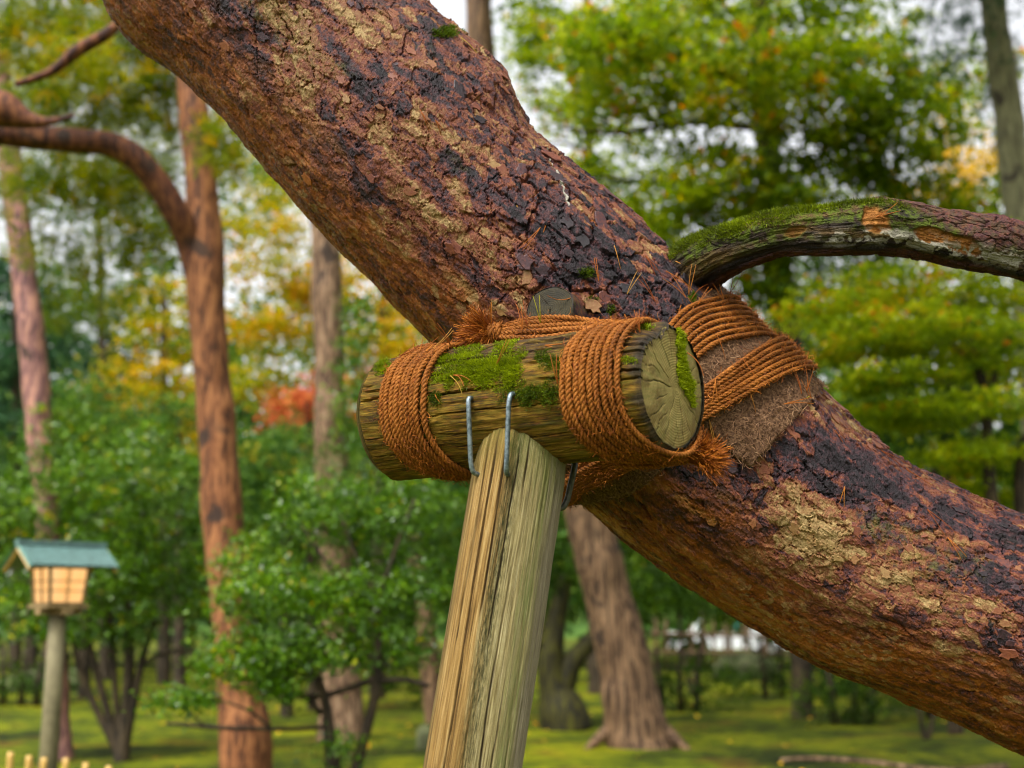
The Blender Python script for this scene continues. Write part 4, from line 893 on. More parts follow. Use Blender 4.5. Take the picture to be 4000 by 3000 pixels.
def crown(parent, blobs, leaf, mat, name='crown', **kw):
    V, F, tn = leaf_cloud(blobs, leaf, **kw); return part(name, V, F, mat, parent, dict(tint=tn), smooth=False)
def needle_crown(parent, blobs, mat, length=.13, per=16, seed=3, w=.0045):
    rg = np.random.default_rng(seed); out, tn = [], []
    for (u, v, y, ru, rv, ry, n, *e) in blobs:
        c = PY(u, v, y); a = np.array([ru * y / FPX, ry, rv * y / FPX]); ctr = c + unit(rg.normal(size=(n, 3))) * (rg.uniform(0, 1, (n, 1)) ** .45) * a
        ax = unit(rg.normal(size=(n, 3)) + [0, 0, .8]); i = np.repeat(np.arange(n), per); d = unit(ax[i] + rg.normal(size=(n * per, 3)) * .55)
        out.append(np.stack([ctr[i], ctr[i] + d * length * .55, ctr[i] + d * length - Z * length * .08], 1)); tn.append(np.clip(np.repeat(rg.normal(.45 + (e[0] if e else 0), .22, n), per) + rg.normal(0, .08, n * per), 0, 1))
    pth_ = np.concatenate(out); V, F = ribbons(pth_, w); return part('crown', V, F, mat, parent, dict(tint=np.repeat(np.concatenate(tn), 6)), smooth=False)
def tree(name, label, u, y, cat='tree', group=None): return thing(name, label, cat, ground_at(u, y), group)

# red pine with the branch arching to the left
y = 10.6; t = tree('pine_tree', 'orange-barked pine with a branch arching out past the lantern', 960, y)
bg_trunk(t, [(700, -300, 40), (735, 200, 54), (760, 480, 62), (790, 760, 66), (800, 950, 82), (800, 1150, 76), (828, 1450, 72), (850, 1700, 74), (868, 2000, 77), (905, 2400, 82), (940, 2700, 90), (962, 2980, 102)], y, M['t_red'], seed=1)
bg_trunk(t, [(-250, 640, 38, -.9), (-60, 530, 42, -.8), (120, 535, 46, -.6), (300, 548, 48, -.5), (430, 566, 48, -.45), (530, 620, 50, -.4), (615, 720, 52, -.3), (690, 840, 54, -.2), (745, 960, 58, -.05), (790, 1120, 60, 0)], y, M['t_darkred'], 'branch', False, 2)
bg_trunk(t, [(-80, 400, 66, -2.2), (20, 430, 58, -2.2), (90, 462, 34, -2.2), (150, 476, 20, -2.2), (215, 472, 12, -2.2), (290, 450, 8, -2.2)], y, M['t_darkred'], 'branch', False, 3)
bg_trunk(t, [(520, 40, 16, -2), (420, 130, 20, -2), (300, 200, 22, -2), (200, 280, 16, -2), (60, 330, 12, -2)], y, M['t_darkred'], 'branch', False, 4)
bg_trunk(t, [(870, 330, 16), (890, 420, 12), (860, 470, 12), (800, 520, 14)], y, M['t_dark'], 'branch', False, 5)
needle_crown(t, [(150, 100, 10.0, 330, 220, .8, 330, .05), (480, 160, 11.2, 300, 240, .6, 330), (250, 400, 11.4, 330, 130, .5, 240), (650, 380, 11.4, 260, 240, .5, 260), (420, 720, 11.6, 300, 150, .5, 190, .05), (160, 740, 11.8, 280, 180, .5, 170), (560, 930, 11.6, 220, 110, .5, 110), (860, 560, 10.2, 130, 150, .4, 70, .15), (300, 1000, 12, 300, 100, .6, 110), (330, 250, 9.4, 300, 110, .5, 80, .2)], M['l_needle'], .15, 14, 31, .006)
# pinkish pine at far left
y = 14.5; t = tree('pine_tree', 'slender pinkish pine standing behind the lantern and shrubs', 190, y)
bg_trunk(t, [(-20, 100, 44), (30, 560, 46), (70, 850, 48), (100, 1130, 50), (130, 1400, 54), (160, 1750, 52), (200, 2200, 42), (226, 2700, 40)], y, M['t_pink'], seed=6)
needle_crown(t, [(100, 330, 15, 500, 330, 1.2, 420), (350, 1180, 15.5, 260, 160, .8, 130, -.15), (560, 620, 15, 380, 300, 1., 300)], M['l_needle'], .2, 14, 32, .007)
# brown trunk behind the lower edge of the leaning pine
y = 16.; t = tree('tree', 'straight brown trunk with ivy climbing beside its lower half', 1300, y)
bg_trunk(t, [(1240, 300, 48), (1265, 800, 58), (1280, 1200, 62), (1290, 1600, 64), (1300, 2000, 66), (1320, 2500, 72), (1330, 2720, 84)], y, M['t_brown'], seed=7)
crown(t, [(1395, 1300, 15.6, 75, 190, .3, 900), (1380, 1560, 15.5, 80, 170, .3, 900), (1340, 1850, 15.4, 120, 120, .3, 700)], .07, M['l_shrub'], 'ivy', seed=33)
# leaning pine behind the post
y = 15.0; t = tree('pine_tree', 'stout furrowed pine leaning behind the timber post', 2520, y)
bg_trunk(t, [(1845, -300, 48), (1870, 60, 54), (1885, 300, 58), (1930, 800, 70), (2080, 1400, 78), (2240, 1850, 82), (2345, 2200, 88), (2418, 2500, 98), (2468, 2750, 110), (2490, 2895, 124)], y, M['t_pale'], seed=8, sides=28)
for du, v1 in ((-1, 0), (1, 25), (.55, 40)):
    p0 = ground_at(2490 + du * 90, y); p1 = ground_at(2490 + du * 210, y - .3)
    V, F = tube(catmull(np.array([p0 + [0, 0, .22], .5 * (p0 + p1) + [0, 0, .10], p1 - [0, 0, .04]]), 12), np.linspace(.10, .03, 12), 10, True); part('root', V, F, M['t_pale'], t)
def shade_crown(parent, cx, cy, rx, ry, z0, z1, n, seed):  # unseen crown above the frame, added to shade the lawn at right
    rg = np.random.default_rng(seed); a = rg.uniform(0, 6.283, n); r = np.sqrt(rg.uniform(0, 1, n)); c = np.stack([cx + rx * r * np.cos(a), cy + ry * r * np.sin(a), rg.uniform(z0, z1, n)], 1)
    c = c[c[:, 2] > 2.3 + .56 * c[:, 1]]; per = 8; i = np.repeat(np.arange(len(c)), per); d = unit(rg.normal(size=(len(i), 3)) + [0, 0, .5]); p = c[i] + rg.normal(size=(len(i), 3)) * .15
    V, F = ribbons(np.stack([p, p + d * .2, p + d * .4], 1), .05); part('crown', V, F, M['l_needle'], parent, dict(tint=np.repeat(np.clip(rg.normal(.45, .2, len(i)), 0, 1), 6)), smooth=False)
shade_crown(t, 3.6, 11., 5.5, 6., 8.5, 13., 2300, 401)
# greenish trunk at upper right
y = 13.; t = tree('tree', 'greenish grey trunk rising beyond the mossy branch tip', 4120, y)
bg_trunk(t, [(3860, -300, 48), (3885, 60, 52), (3925, 350, 56), (3970, 700, 60), (4015, 1100, 64), (4060, 1700, 68), (4110, 2700, 78)], y, M['t_grey'], seed=9)
needle_crown(t, [(3750, 120, 13, 260, 260, .8, 190, -.1), (3960, 500, 13.5, 120, 380, .5, 130, -.1)], M['l_conifer'], .16, 14, 34)
# lime tree mass upper right
y = 20.; t = tree('tree', 'lime green autumn tree with a dark trunk beyond the mossy branch', 3080, y)
bg_trunk(t, [(2960, -200, 34), (2980, 300, 44), (3000, 600, 52), (3030, 1000, 58), (3080, 1400, 56), (3110, 2000, 46), (3130, 2600, 40)], y, M['t_dark'], seed=10)
for q in ([(2985, 500, 20), (2700, 480, 14), (2400, 520, 9), (2200, 500, 6)], [(3000, 700, 20), (3250, 640, 12), (3500, 560, 8)], [(2975, 320, 18), (2700, 240, 11), (2450, 180, 7)], [(2980, 380, 18), (3300, 250, 11), (3600, 160, 7)], [(3030, 900, 16), (2700, 760, 10), (2350, 690, 7)]):
    bg_trunk(t, q, y, M['t_dark'], 'branch', False, 11, 8)
crown(t, [(2900, 330, 18.5, 330, 210, 1.2, 3536, .12), (2500, 200, 19, 330, 170, 1.2, 2448), (3300, 330, 19, 330, 230, 1.2, 3128, .02), (3200, 80, 20, 420, 150, 1.5, 2720, -.08), (2750, 60, 20, 380, 120, 1.5, 2176, -.05), (2330, 420, 20, 170, 120, 1., 748, .1),
          (3550, 480, 19, 280, 220, 1.2, 2448, -.05), (3250, 620, 19.5, 260, 170, 1., 1904, -.08), (2850, 720, 19, 260, 130, 1., 1768, .05), (2600, 850, 19.5, 260, 130, 1., 1496, .0), (3100, 860, 19, 320, 120, 1., 2040, -.05), (3500, 800, 20, 300, 160, 1., 1768, -.08), (2980, 1120, 20, 180, 180, .9, 1156, -.12), (2700, 600, 20, 160, 70, .8, 340), (2300, 820, 21, 150, 110, .8, 408, .15), (2350, 150, 21, 260, 200, 1.2, 1496, .05), (2250, 620, 22, 120, 90, 1., 340, .1), (2080, 60, 22, 160, 120, 1., 612, .0), (2500, 980, 21, 200, 90, 1., 952, .12), (3850, 850, 20, 200, 160, 1., 1020, -.05), (3750, 300, 20, 200, 120, 1., 612, 0), (2600, 420, 20, 220, 90, 1., 884, .05), (3400, 960, 20, 300, 90, 1., 1224, -.05)],
      .155, M['l_lime'], seed=35, clump_r=.26, per=24)
y = 26.; t = tree('tree', 'loose yellow-green tree showing sky gaps beside the pine bend', 2300, y)
bg_trunk(t, [(2290, -200, 14), (2300, 500, 20), (2320, 1300, 26), (2330, 2400, 34)], y, M['t_dark'], seed=55, sides=8)
for q in ([(2300, 420, 10), (2450, 520, 7), (2650, 560, 5)], [(2310, 600, 10), (2200, 560, 6), (2080, 570, 4)], [(2310, 760, 9), (2480, 700, 6), (2650, 720, 4)]): bg_trunk(t, q, y, M['t_dark'], 'branch', False, 56, 7)
crown(t, [(2260, 180, 26, 240, 150, 1.4, 1500, .05), (2200, 430, 26, 150, 70, 1.2, 600, .12), (2420, 330, 26, 200, 80, 1.2, 900, .1), (2450, 560, 26, 170, 40, 1.2, 420, -.05), (2330, 690, 26, 200, 60, 1.2, 620, .0), (2420, 880, 26, 220, 130, 1.2, 1500, .1), (2600, 690, 26, 170, 50, 1.2, 500, .0), (2560, 1010, 26, 220, 90, 1.2, 1200, .15), (2050, 200, 26, 120, 200, 1.2, 800, .0)], .16, M['l_lime'], seed=57, clump_r=.3, flatten=.4)
# yellow tree far right
y = 30.; t = tree('tree', 'bright yellow autumn tree glowing beyond the greenish trunk', 3800, y)
bg_trunk(t, [(3780, 700, 12), (3800, 1400, 18), (3810, 2400, 24)], y, M['t_dark'], seed=12, sides=8)
crown(t, [(3780, 640, 30, 170, 230, 1.2, 1900), (3500, 800, 30, 130, 70, 1., 500), (3680, 820, 30, 150, 90, 1., 700)], .16, M['l_yellow'], seed=36, clump_r=.35)
# maple to the right
y = 11.; t = tree('maple_tree', 'spreading yellow-green maple layered behind the leaning pine', 3850, y)
for q, g in (([(3760, 1150, 9), (3800, 1330, 14), (3850, 1560, 20), (3860, 1800, 24), (3900, 2050, 28), (4050, 2350, 30), (4250, 2750, 36)], True), ([(3950, 1250, 9), (3890, 1450, 13), (3855, 1620, 16)], False), ([(3500, 1420, 6), (3650, 1480, 9), (3800, 1560, 12), (3855, 1660, 14)], False), ([(3560, 1200, 6), (3660, 1300, 8), (3780, 1400, 11), (3830, 1500, 12)], False), ([(4010, 1700, 34), (3995, 1950, 38), (4060, 2300, 40), (4250, 2700, 42)], False), ([(3640, 1830, 10), (3720, 2000, 14), (3790, 2250, 18)], False)):
    bg_trunk(t, q, y, M['t_dark'], 'trunk' if g else 'limb', g, 13, 10)
crown(t, [(3600, 1130, 11, 420, 90, .9, 3600, .05), (3800, 1000, 11.5, 260, 80, .9, 1700, .1), (3250, 1230, 11, 220, 45, .7, 1300, .08), (3600, 1300, 10.6, 420, 65, .9, 3000), (3350, 1370, 11, 240, 40, .6, 1400, .05), (3850, 1420, 11, 240, 80, .8, 2000, -.05), (3450, 1480, 10.8, 260, 42, .7, 1600, -.02), (3750, 1600, 10.8, 300, 60, .8, 1900, -.06), (3480, 1640, 11.4, 240, 50, .6, 1300, -.1), (3800, 1780, 11, 280, 60, .8, 1900, -.06), (3650, 1900, 11.5, 220, 50, .7, 1200, -.1), (3900, 1960, 11.5, 180, 50, .6, 1000), (3350, 1600, 12, 200, 90, .6, 900, -.2), (3920, 1180, 11, 160, 120, .6, 1100)],
      .062, M['l_maple'], seed=37, clump_r=.15, flatten=.22, per=30)
y = 17.; t = tree('tree', 'dark green tree standing close behind the layered maple', 3700, y); bg_trunk(t, [(3650, 1000, 12), (3680, 1500, 20), (3720, 2500, 28)], y, M['t_dark'], seed=58, sides=8)
crown(t, [(3450, 1250, 17, 330, 200, 1., 2200, -.15), (3850, 1350, 17, 260, 260, 1., 2200, -.15), (3550, 1650, 17, 380, 230, 1., 2600, -.2), (3850, 1850, 17, 260, 200, 1., 1600, -.2), (3300, 1050, 18, 240, 100, 1., 900, -.1)], .11, M['l_green'], seed=59, clump_r=.25)
# shrub tree behind the lantern
y = 14.2; t = tree('shrub', 'dark-stemmed leafy shrub tree behind the lit lantern', 470, y, 'shrub')
for q in ([(500, 2350, 16), (505, 2550, 20), (495, 2750, 22), (480, 2900, 30)], [(600, 2420, 10), (560, 2560, 14), (530, 2700, 16), (500, 2850, 20)], [(330, 2450, 12), (370, 2600, 15), (420, 2780, 17), (455, 2900, 22)], [(280, 2480, 10), (320, 2640, 13), (390, 2800, 15), (445, 2900, 20)], [(420, 2300, 10), (440, 2560, 13), (455, 2750, 14), (470, 2900, 18)]):
    bg_trunk(t, q, y, M['t_dark'], 'stem', True, 14, 8)
for q in ([(560, 2590, 9), (660, 2545, 9), (780, 2540, 8)], [(500, 2400, 12), (530, 2200, 10), (560, 2000, 7)], [(420, 2420, 9), (330, 2250, 8), (250, 2100, 6)]):
    bg_trunk(t, q, y, M['t_dark'], 'limb', False, 15, 8)
crown(t, [(560, 1900, 14, 250, 260, .9, 3400, .08), (250, 1930, 14.2, 260, 200, .9, 2800, .08), (110, 2330, 14.2, 240, 200, .9, 2600, -.05), (430, 2250, 14, 260, 200, .9, 2900), (680, 2250, 14.2, 200, 160, .8, 2000), (250, 1680, 14.5, 120, 140, .5, 900, .15), (380, 2470, 14.2, 260, 80, .7, 1100, -.15)],
      .075, M['l_shrub'], seed=38, clump_r=.16)
# nearer shrub before the red pine
y = 9.2; t = tree('shrub', 'glossy-leaved shrub with thin crooked stems between lantern and post', 1380, y, 'shrub')
for q, g in (([(1240, 2640, 14), (1270, 2740, 18), (1285, 2850, 24), (1300, 2990, 30)], True), ([(1500, 2250, 10), (1490, 2400, 13), (1475, 2560, 16), (1470, 2680, 18), (1440, 2820, 19), (1395, 2990, 22)], True)):
    bg_trunk(t, q, y, M['t_dark'] if g else M['t_dark'], 'stem', g, 16, 9)
for q in ([(1470, 2650, 14), (1360, 2690, 13), (1250, 2720, 11), (1130, 2715, 8)], [(1255, 2790, 13), (1200, 2730, 12), (1100, 2690, 11), (1000, 2630, 8)], [(1280, 2840, 9), (1100, 2848, 9), (850, 2842, 8), (650, 2825, 6)], [(1480, 2660, 12), (1580, 2655, 11), (1680, 2680, 10)], [(1490, 2400, 10), (1360, 2300, 9), (1240, 2150, 7), (1180, 2050, 5)], [(1490, 2360, 9), (1400, 2200, 8), (1330, 2000, 6)], [(1500, 2280, 9), (1560, 2100, 8), (1620, 1950, 6)], [(1470, 2560, 10), (1300, 2580, 9), (1100, 2480, 7), (960, 2400, 5)], [(1060, 2845, 7), (980, 2780, 6), (880, 2740, 4)], [(800, 2840, 6), (740, 2780, 4), (660, 2750, 3)]):
    bg_trunk(t, q, y, M['t_dark'], 'limb', False, 17, 7)
crown(t, [(1250, 2000, 9.4, 190, 150, .6, 2600), (1500, 2020, 9.6, 180, 180, .6, 2700, -.05), (1080, 2330, 9.2, 230, 110, .6, 2500, .05), (1350, 2330, 9.4, 280, 140, .7, 3300), (1620, 2280, 9.6, 160, 160, .6, 1800, -.05), (950, 2560, 9.0, 190, 110, .5, 1900), (1200, 2560, 9.1, 250, 100, .6, 2300, -.05), (740, 2730, 8.9, 150, 42, .4, 560, .0), (1550, 2520, 9.5, 200, 110, .6, 1500, -.05), (1060, 2680, 9.0, 160, 50, .4, 700, -.1), (1330, 2920, 9.1, 90, 60, .3, 260, -.1), (1000, 2200, 9.5, 180, 120, .5, 1200, .1), (1640, 1960, 10, 130, 130, .5, 1100)],
      .048, M['l_shrub'], seed=39, clump_r=.11, per=20)
# gnarled mossy trunk behind the post
y = 18.; t = tree('tree', 'gnarled dark mossy tree forking low behind the post', 2180, y)
bg_trunk(t, [(2210, 2250, 30), (2170, 2420, 40), (2150, 2560, 52), (2165, 2680, 60), (2190, 2770, 90)], y, M['t_mossy'], seed=18)
bg_trunk(t, [(2420, 2330, 24), (2360, 2440, 30), (2290, 2520, 34), (2230, 2600, 40), (2190, 2720, 50)], y, M['t_mossy'], 'limb', False, 19); bg_trunk(t, [(1960, 2250, 22), (2040, 2400, 30), (2120, 2520, 36)], y, M['t_mossy'], 'limb', False, 20)
crown(t, [(2180, 2150, 18, 280, 170, 1., 2600, -.2), (2420, 2060, 18.5, 220, 160, 1., 1900, -.1), (1980, 2200, 18.5, 220, 200, 1., 1800, -.2)], .085, M['l_green'], seed=40)
# small trunk pieces seen behind the shrub
y = 19.; t = tree('tree', 'pinkish young trunk seen through the glossy shrub', 1640, y); bg_trunk(t, [(1590, 1950, 30), (1620, 2150, 34), (1650, 2350, 36), (1680, 2600, 40)], y, M['t_pale'], seed=21)
crown(t, [(1600, 1800, 19, 200, 160, .8, 1500, -.1)], .09, M['l_green'], seed=41)
# evergreen bushes
for k, (u, v, y, ru, rv, lab) in enumerate(((2650, 2250, 21, 300, 190, 'dark evergreen bush beyond the furrowed leaning pine'), (3050, 2180, 24, 300, 260, 'evergreen bush in deep shade above the bamboo fence'), (3330, 1900, 19, 260, 230, 'deep green bush under the maple behind the pine'), (1750, 2150, 22, 260, 260, 'broad green bush behind the glossy shrub and the post'), (60, 1950, 22, 240, 260, 'round green bush behind the pinkish slender pine'), (3700, 2250, 20, 300, 160, 'low green bush behind the maple stems'))):
    t = tree('bush', lab, u, y, 'bush'); g0 = ground_at(u, y)
    for s_ in (-.25, .05, .3): V, F = tube(np.array([g0 + [s_, 0, -.05], g0 + [s_ * 1.1, 0, .5], g0 + [s_ * 1.3, .05, 1.0]]), [.06, .045, .03], 7); part('stem', V, F, M['t_dark'], t)
    crown(t, [(u, v, y, ru, rv, 1., 3600, -.12), (u - ru * .5, v + rv * .5, y - .4, ru * .6, rv * .6, .8, 1100, -.15), (u + ru * .5, v + rv * .4, y - .3, ru * .6, rv * .6, .8, 1100, -.1), (u, 2400 + 5000 * 1.15 / y, y, ru, 5000 * .42 / y, .8, 1500, -.2)], .085, M['l_green'], seed=42 + k)
# golden and red maples in the middle distance
y = 24.; t = tree('maple_tree', 'golden and green maple behind the brown ivy trunk', 1480, y); bg_trunk(t, [(1500, 1000, 14), (1490, 1500, 22), (1480, 2300, 30)], y, M['t_dark'], seed=22, sides=8)
crown(t, [(1080, 900, 24, 240, 120, 1.2, 1500, -.1), (1130, 1080, 24, 260, 90, 1.2, 1700), (1350, 1130, 24, 260, 150, 1.2, 2300, .1), (1080, 1280, 24, 230, 90, 1.2, 1500, .1), (1500, 1350, 24, 230, 160, 1.2, 2000, .05), (1120, 780, 25, 240, 70, 1., 700, -.2), (1000, 1480, 24, 200, 110, 1., 1300, -.1), (1600, 1500, 24, 160, 150, 1., 1100, -.1), (960, 640, 25, 130, 120, 1., 500, -.2)], .12, M['l_gold'], seed=51, clump_r=.3, flatten=.4)
y = 21.; t = tree('maple_tree', 'scarlet maple glimpsed between the red pine and the log', 1210, y); bg_trunk(t, [(1200, 1550, 10), (1210, 1900, 16), (1220, 2400, 22)], y, M['t_dark'], seed=23, sides=8)
crown(t, [(1180, 1580, 21, 140, 80, .8, 900), (1330, 1480, 21, 130, 70, .8, 650, .1), (1420, 1620, 21.5, 110, 60, .7, 420, .15), (1080, 1640, 21, 90, 50, .6, 300)], .09, M['l_red'], seed=52, clump_r=.2, flatten=.4)
# dark conifers at left
for k, (u, v, ru, rv, yy_, lab) in enumerate(((120, 1330, 200, 190, 30., 'dark conifer behind the slender pinkish pine'), (430, 1420, 170, 120, 33., 'blue-green conifer between the two left pines'), (640, 1250, 190, 170, 28., 'loose olive tree filling the gap left of the orange pine'), (60, 1150, 140, 130, 26., 'ragged dark conifer beside the far left pine'))):
    t = tree('conifer_tree', lab, u, yy_); bg_trunk(t, [(u, v - rv, 6), (u, v, 14), (u, 2300, 24)], yy_, M['t_dark'], seed=24 + k, sides=8)
    crown(t, [(u, v, yy_, ru, rv, 1.5, 1500, -.1), (u - 60, v + 260, yy_, ru * 1.2, rv * .9, 1.5, 1800, .0), (u + 40, v + 520, yy_ + .5, ru * 1.3, rv, 1.5, 1900, .1)], .16, M['l_conifer'] if k in (0, 1, 3) else M['l_gold'], seed=60 + k, clump_r=.4, flatten=.35)
# mid-distance olive trees left of centre
for k, (u, v, ru, rv, yy_, mt, lab) in enumerate(((700, 1750, 260, 230, 23., 'l_wood', 'soft olive tree beyond the shrub behind the lantern'), (1120, 1820, 260, 170, 20., 'l_wood', 'pale green tree under the scarlet maple'), (330, 1620, 220, 150, 24., 'l_wood', 'yellowing tree left of the orange pine trunk'), (2350, 900, 180, 200, 32., 'l_wood', 'hazy green tree in the notch above the pine bend'), (3150, 1250, 170, 260, 27., 'l_wood', 'mid green tree behind the dark trunk and rope mat'))):
    t = tree('tree', lab, u, yy_); bg_trunk(t, [(u, v - rv * .5, 8), (u, v + rv, 16), (u, 2450, 24)], yy_, M['t_dark'], seed=30 + k, sides=8)
    crown(t, [(u, v, yy_, ru, rv, 1.2, 2600, .05), (u - ru * .6, v + rv * .6, yy_, ru * .7, rv * .6, 1., 1000), (u + ru * .6, v + rv * .5, yy_, ru * .7, rv * .6, 1., 1000, .1)], .12, M[mt], seed=70 + k, clump_r=.3, flatten=.5)
for k, (bl, y, lab, mt, lf) in enumerate((([(2300, 2330, 29, 400, 130, 1., 2600, -.3), (2900, 2290, 29, 420, 110, 1., 2600, -.3), (3500, 2400, 27, 420, 150, 1., 3200, -.25), (3950, 2420, 26, 300, 150, 1., 2000, -.25)], 28., 'evergreen thicket tinted dark for shade behind the leaning trunks', 'l_green', .12),  # thicket leaf tints lowered to paint in the understorey shade
                                          ([(380, 700, 30, 380, 220, 2., 1800, .0), (700, 980, 30, 320, 200, 2., 1700, .1), (1000, 720, 30, 260, 220, 2., 1500, .0), (330, 1150, 31, 330, 160, 2., 1300, .05), (1180, 1250, 31, 260, 160, 2., 1100, .1)], 30., 'tall pale green tree filling the gaps round the orange pine', 'l_wood', .19))):
    t = tree('tree', lab, bl[0][0], y); bg_trunk(t, [(bl[0][0], bl[0][1] - 40, 10), (bl[0][0] + 20, 1500 if k else 2380, 18), (bl[0][0] + 30, 2450, 24)], y, M['t_dark'], seed=95 + k, sides=8)
    crown(t, bl, lf, M[mt], seed=96 + k, clump_r=.35, flatten=.5)
# far wood: one mass behind everything
V, F, tn = leaf_cloud([(u + RNG.uniform(-80, 80), v + RNG.uniform(-40, 40), yd, 300, 190, 2.5, 620, RNG.normal(0, .10)) for yd, vs in ((38., (1650, 1900, 2150, 2330)), (48., (1350, 1650, 1950, 2250))) for v in vs for u in range(-300, 4500, 330)], .44, clump_r=.7, per=20, seed=80)
fw = single('far_wood', V, F, M['l_wood'], 'mass of green woodland closing the view behind the garden', 'woodland', None, dict(tint=tn), False, 'stuff')

# ------------------------------------------------------------------ lantern on a post
y = 9.0; lc = PY(228, 2362, y); gz = float(ground_z(lc[0], lc[1])); ca, sa_ = math.cos(math.radians(45)), math.sin(math.radians(45))
lx = np.array([ca, sa_, 0]); ly = np.array([-sa_, ca, 0])
lan = thing('garden_lantern', 'lit wooden garden lantern with green copper gable roof on a round post', 'lantern', [lc[0], lc[1], gz])
def LP(px, py_, pz): return lc + px * lx + py_ * ly + pz * Z
V, F = tube(np.array([LP(0, 0, -.06), LP(0, 0, -.6), [lc[0], lc[1], gz - .1]]), [.056, .060, .066], 20); part('post', V, F, M['lanternpost'], lan)
V, F = merge(box(LP(0, 0, -.045), lx, ly, Z, (.15, .04, .022)), box(LP(0, 0, -.048), lx, ly, Z, (.04, .15, .022)), box(LP(0, 0, -.012), lx, ly, Z, (.15, .15, .012))); part('bracket', V, F, M['lanternwood'], lan, smooth=False)
hb_, ht = .118, .140; H = .258
for sx_ in (-1, 1):
    for sy_ in (-1, 1):
        a, b = LP(sx_ * hb_, sy_ * hb_, 0), LP(sx_ * ht, sy_ * ht, H); V, F = tube(np.array([a, b]), .013, 4); part('corner_post', V, F, M['lanternwood'], lan, smooth=False)
for (nx, ny) in ((0, -1), (-1, 0), (0, 1), (1, 0)):
    ax_ = np.array([-ny, nx]); 
    def q(w, z): h_ = hb_ + (ht - hb_) * z / H; e = h_ * .97; return LP(nx * e + ax_[0] * w * h_, ny * e + ax_[1] * w * h_, z)
    pane = part('paper_pane', np.array([q(-.9, .012), q(.9, .012), q(.9, H - .012), q(-.9, H - .012)] + [q(w, z) - .006 * (nx * lx + ny * ly) for w, z in ((-.9, .012), (.9, .012), (.9, H - .012), (-.9, H - .012))]), [np.array([[0, 1, 2, 3], [7, 6, 5, 4], [0, 4, 5, 1], [1, 5, 6, 2], [2, 6, 7, 3], [3, 7, 4, 0]])], M['paper'], lan, smooth=False)
    for (w0, z0, w1, z1) in ((-.06, .01, -.06, H - .01), (.06, .01, .06, H - .01), (-.9, H * .36, .9, H * .36), (-.9, H * .62, .9, H * .62)):
        o_ = .004 * (nx * lx + ny * ly); V, F = tube(np.array([q(w0, z0) + o_, q(w1, z1) + o_]), .0038, 4); part('glazing_bar', V, F, M['lanternwood'], lan, smooth=False)
    for z in (.006, H - .004):
        V, F = tube(np.array([q(-1.05, z), q(1.05, z)]), .011, 4); part('rail', V, F, M['lanternwood'], lan, smooth=False)
RW, RH, RL_ = .215, .14, .315                                    # half span, rise, half ridge length (ridge along lx)
roof = None
for s_ in (-1, 1):
    e0, r0 = np.array([s_ * RW, H - .005]), np.array([0, H + RH]); nn_ = unit(np.array([s_ * RH, RW])); ts = []
    for k in range(2):
        for (yy_, zz_) in (e0, r0):
            for x_ in (-RL_, RL_): ts.append(LP(x_, yy_ + (nn_[0] * .014 if k else 0), zz_ + (nn_[1] * .014 if k else 0)))
    o = part('roof_slope', np.array(ts), [np.array([[0, 1, 3, 2], [4, 6, 7, 5], [0, 4, 5, 1], [2, 3, 7, 6], [0, 2, 6, 4], [1, 5, 7, 3]])], M['copper'], lan, smooth=False)
    for x_ in (-RL_, RL_):
        V, F = tube(np.array([LP(x_, s_ * (RW + .008), H - .008), LP(x_, 0, H + RH + .004)]), .016, 4); part('roof_edge_trim', V, F, M['copperlip'], o, smooth=False)
        V, F = tube(np.array([LP(x_ * .985, s_ * (RW - .01), H - .028), LP(x_ * .985, 0, H + RH - .022)]), .015, 4); part('barge_board', V, F, M['bamboo'], lan, smooth=False)
V, F = box(LP(0, 0, H + RH + .022), lx, ly, Z, (RL_ + .01, .030, .017)); part('ridge_cap', V, F, M['copper'], lan, smooth=False)
ld = bpy.data.lights.new('lantern_bulb', 'POINT'); ld.energy = 2.0; ld.color = (1, .7, .4); ld.shadow_soft_size = .03
lo = bpy.data.objects.new('lantern_bulb', ld); COL.objects.link(lo); lo.parent = lan; lo.location = (lc + .13 * Z) - np.array([lc[0], lc[1], gz])

# low bamboo pickets in front of the lantern
for i, (u, v) in enumerate(((42, 2938), (114, 2952), (172, 2960), (258, 2962), (335, 2980), (425, 2992), (-40, 2930))):
    p = PY(u, v, 8.2); g = float(ground_z(p[0], p[1])); V, F = tube(np.array([[p[0], p[1], g - .08], p - [0, 0, .03], p]), [.021, .021, .019], 10)
    o = single('bamboo_stake', V, F, M['bamboo'], 'short upright bamboo stake of the low fence before the lantern post', 'stake', 'low bamboo stakes')
# bamboo fence far right, and car beyond
yf = 34.; fr_ = thing('bamboo_fence', 'thin bamboo post fence in the shade behind the leaning trunks', 'fence', ground_at(2850, yf))
for i, u in enumerate((2560, 2600, 2700, 2745, 2785, 2830, 2848, 2900, 2920, 2985, 3050, 3110, 3170)):
    p = PY(u, 2385 + 25 * (i % 3), yf); g = float(ground_z(p[0], p[1])); V, F = tube(np.array([[p[0], p[1], g - .1], p]), [.04 if i % 3 else .06] * 2, 8); part('fence_post', V, F, M['fencewood'], fr_)
for v in (2475, 2545):
    V, F = tube(np.array([PY(2540, v, yf - .1), PY(3200, v + 14, yf - .1)]), .04, 8); part('rail', V, F, M['fencewood'], fr_)
yc = 46.; cb = ground_at(2850, yc); car = thing('parked_car', 'white parked car glimpsed through the bamboo fence', 'car', cb)
prof = np.array([(-2.1, .35), (-2.15, .75), (-1.9, .95), (-1.2, 1.0), (-.75, 1.42), (.75, 1.46), (1.45, 1.05), (2.0, .95), (2.15, .7), (2.1, .35)]); n = len(prof)
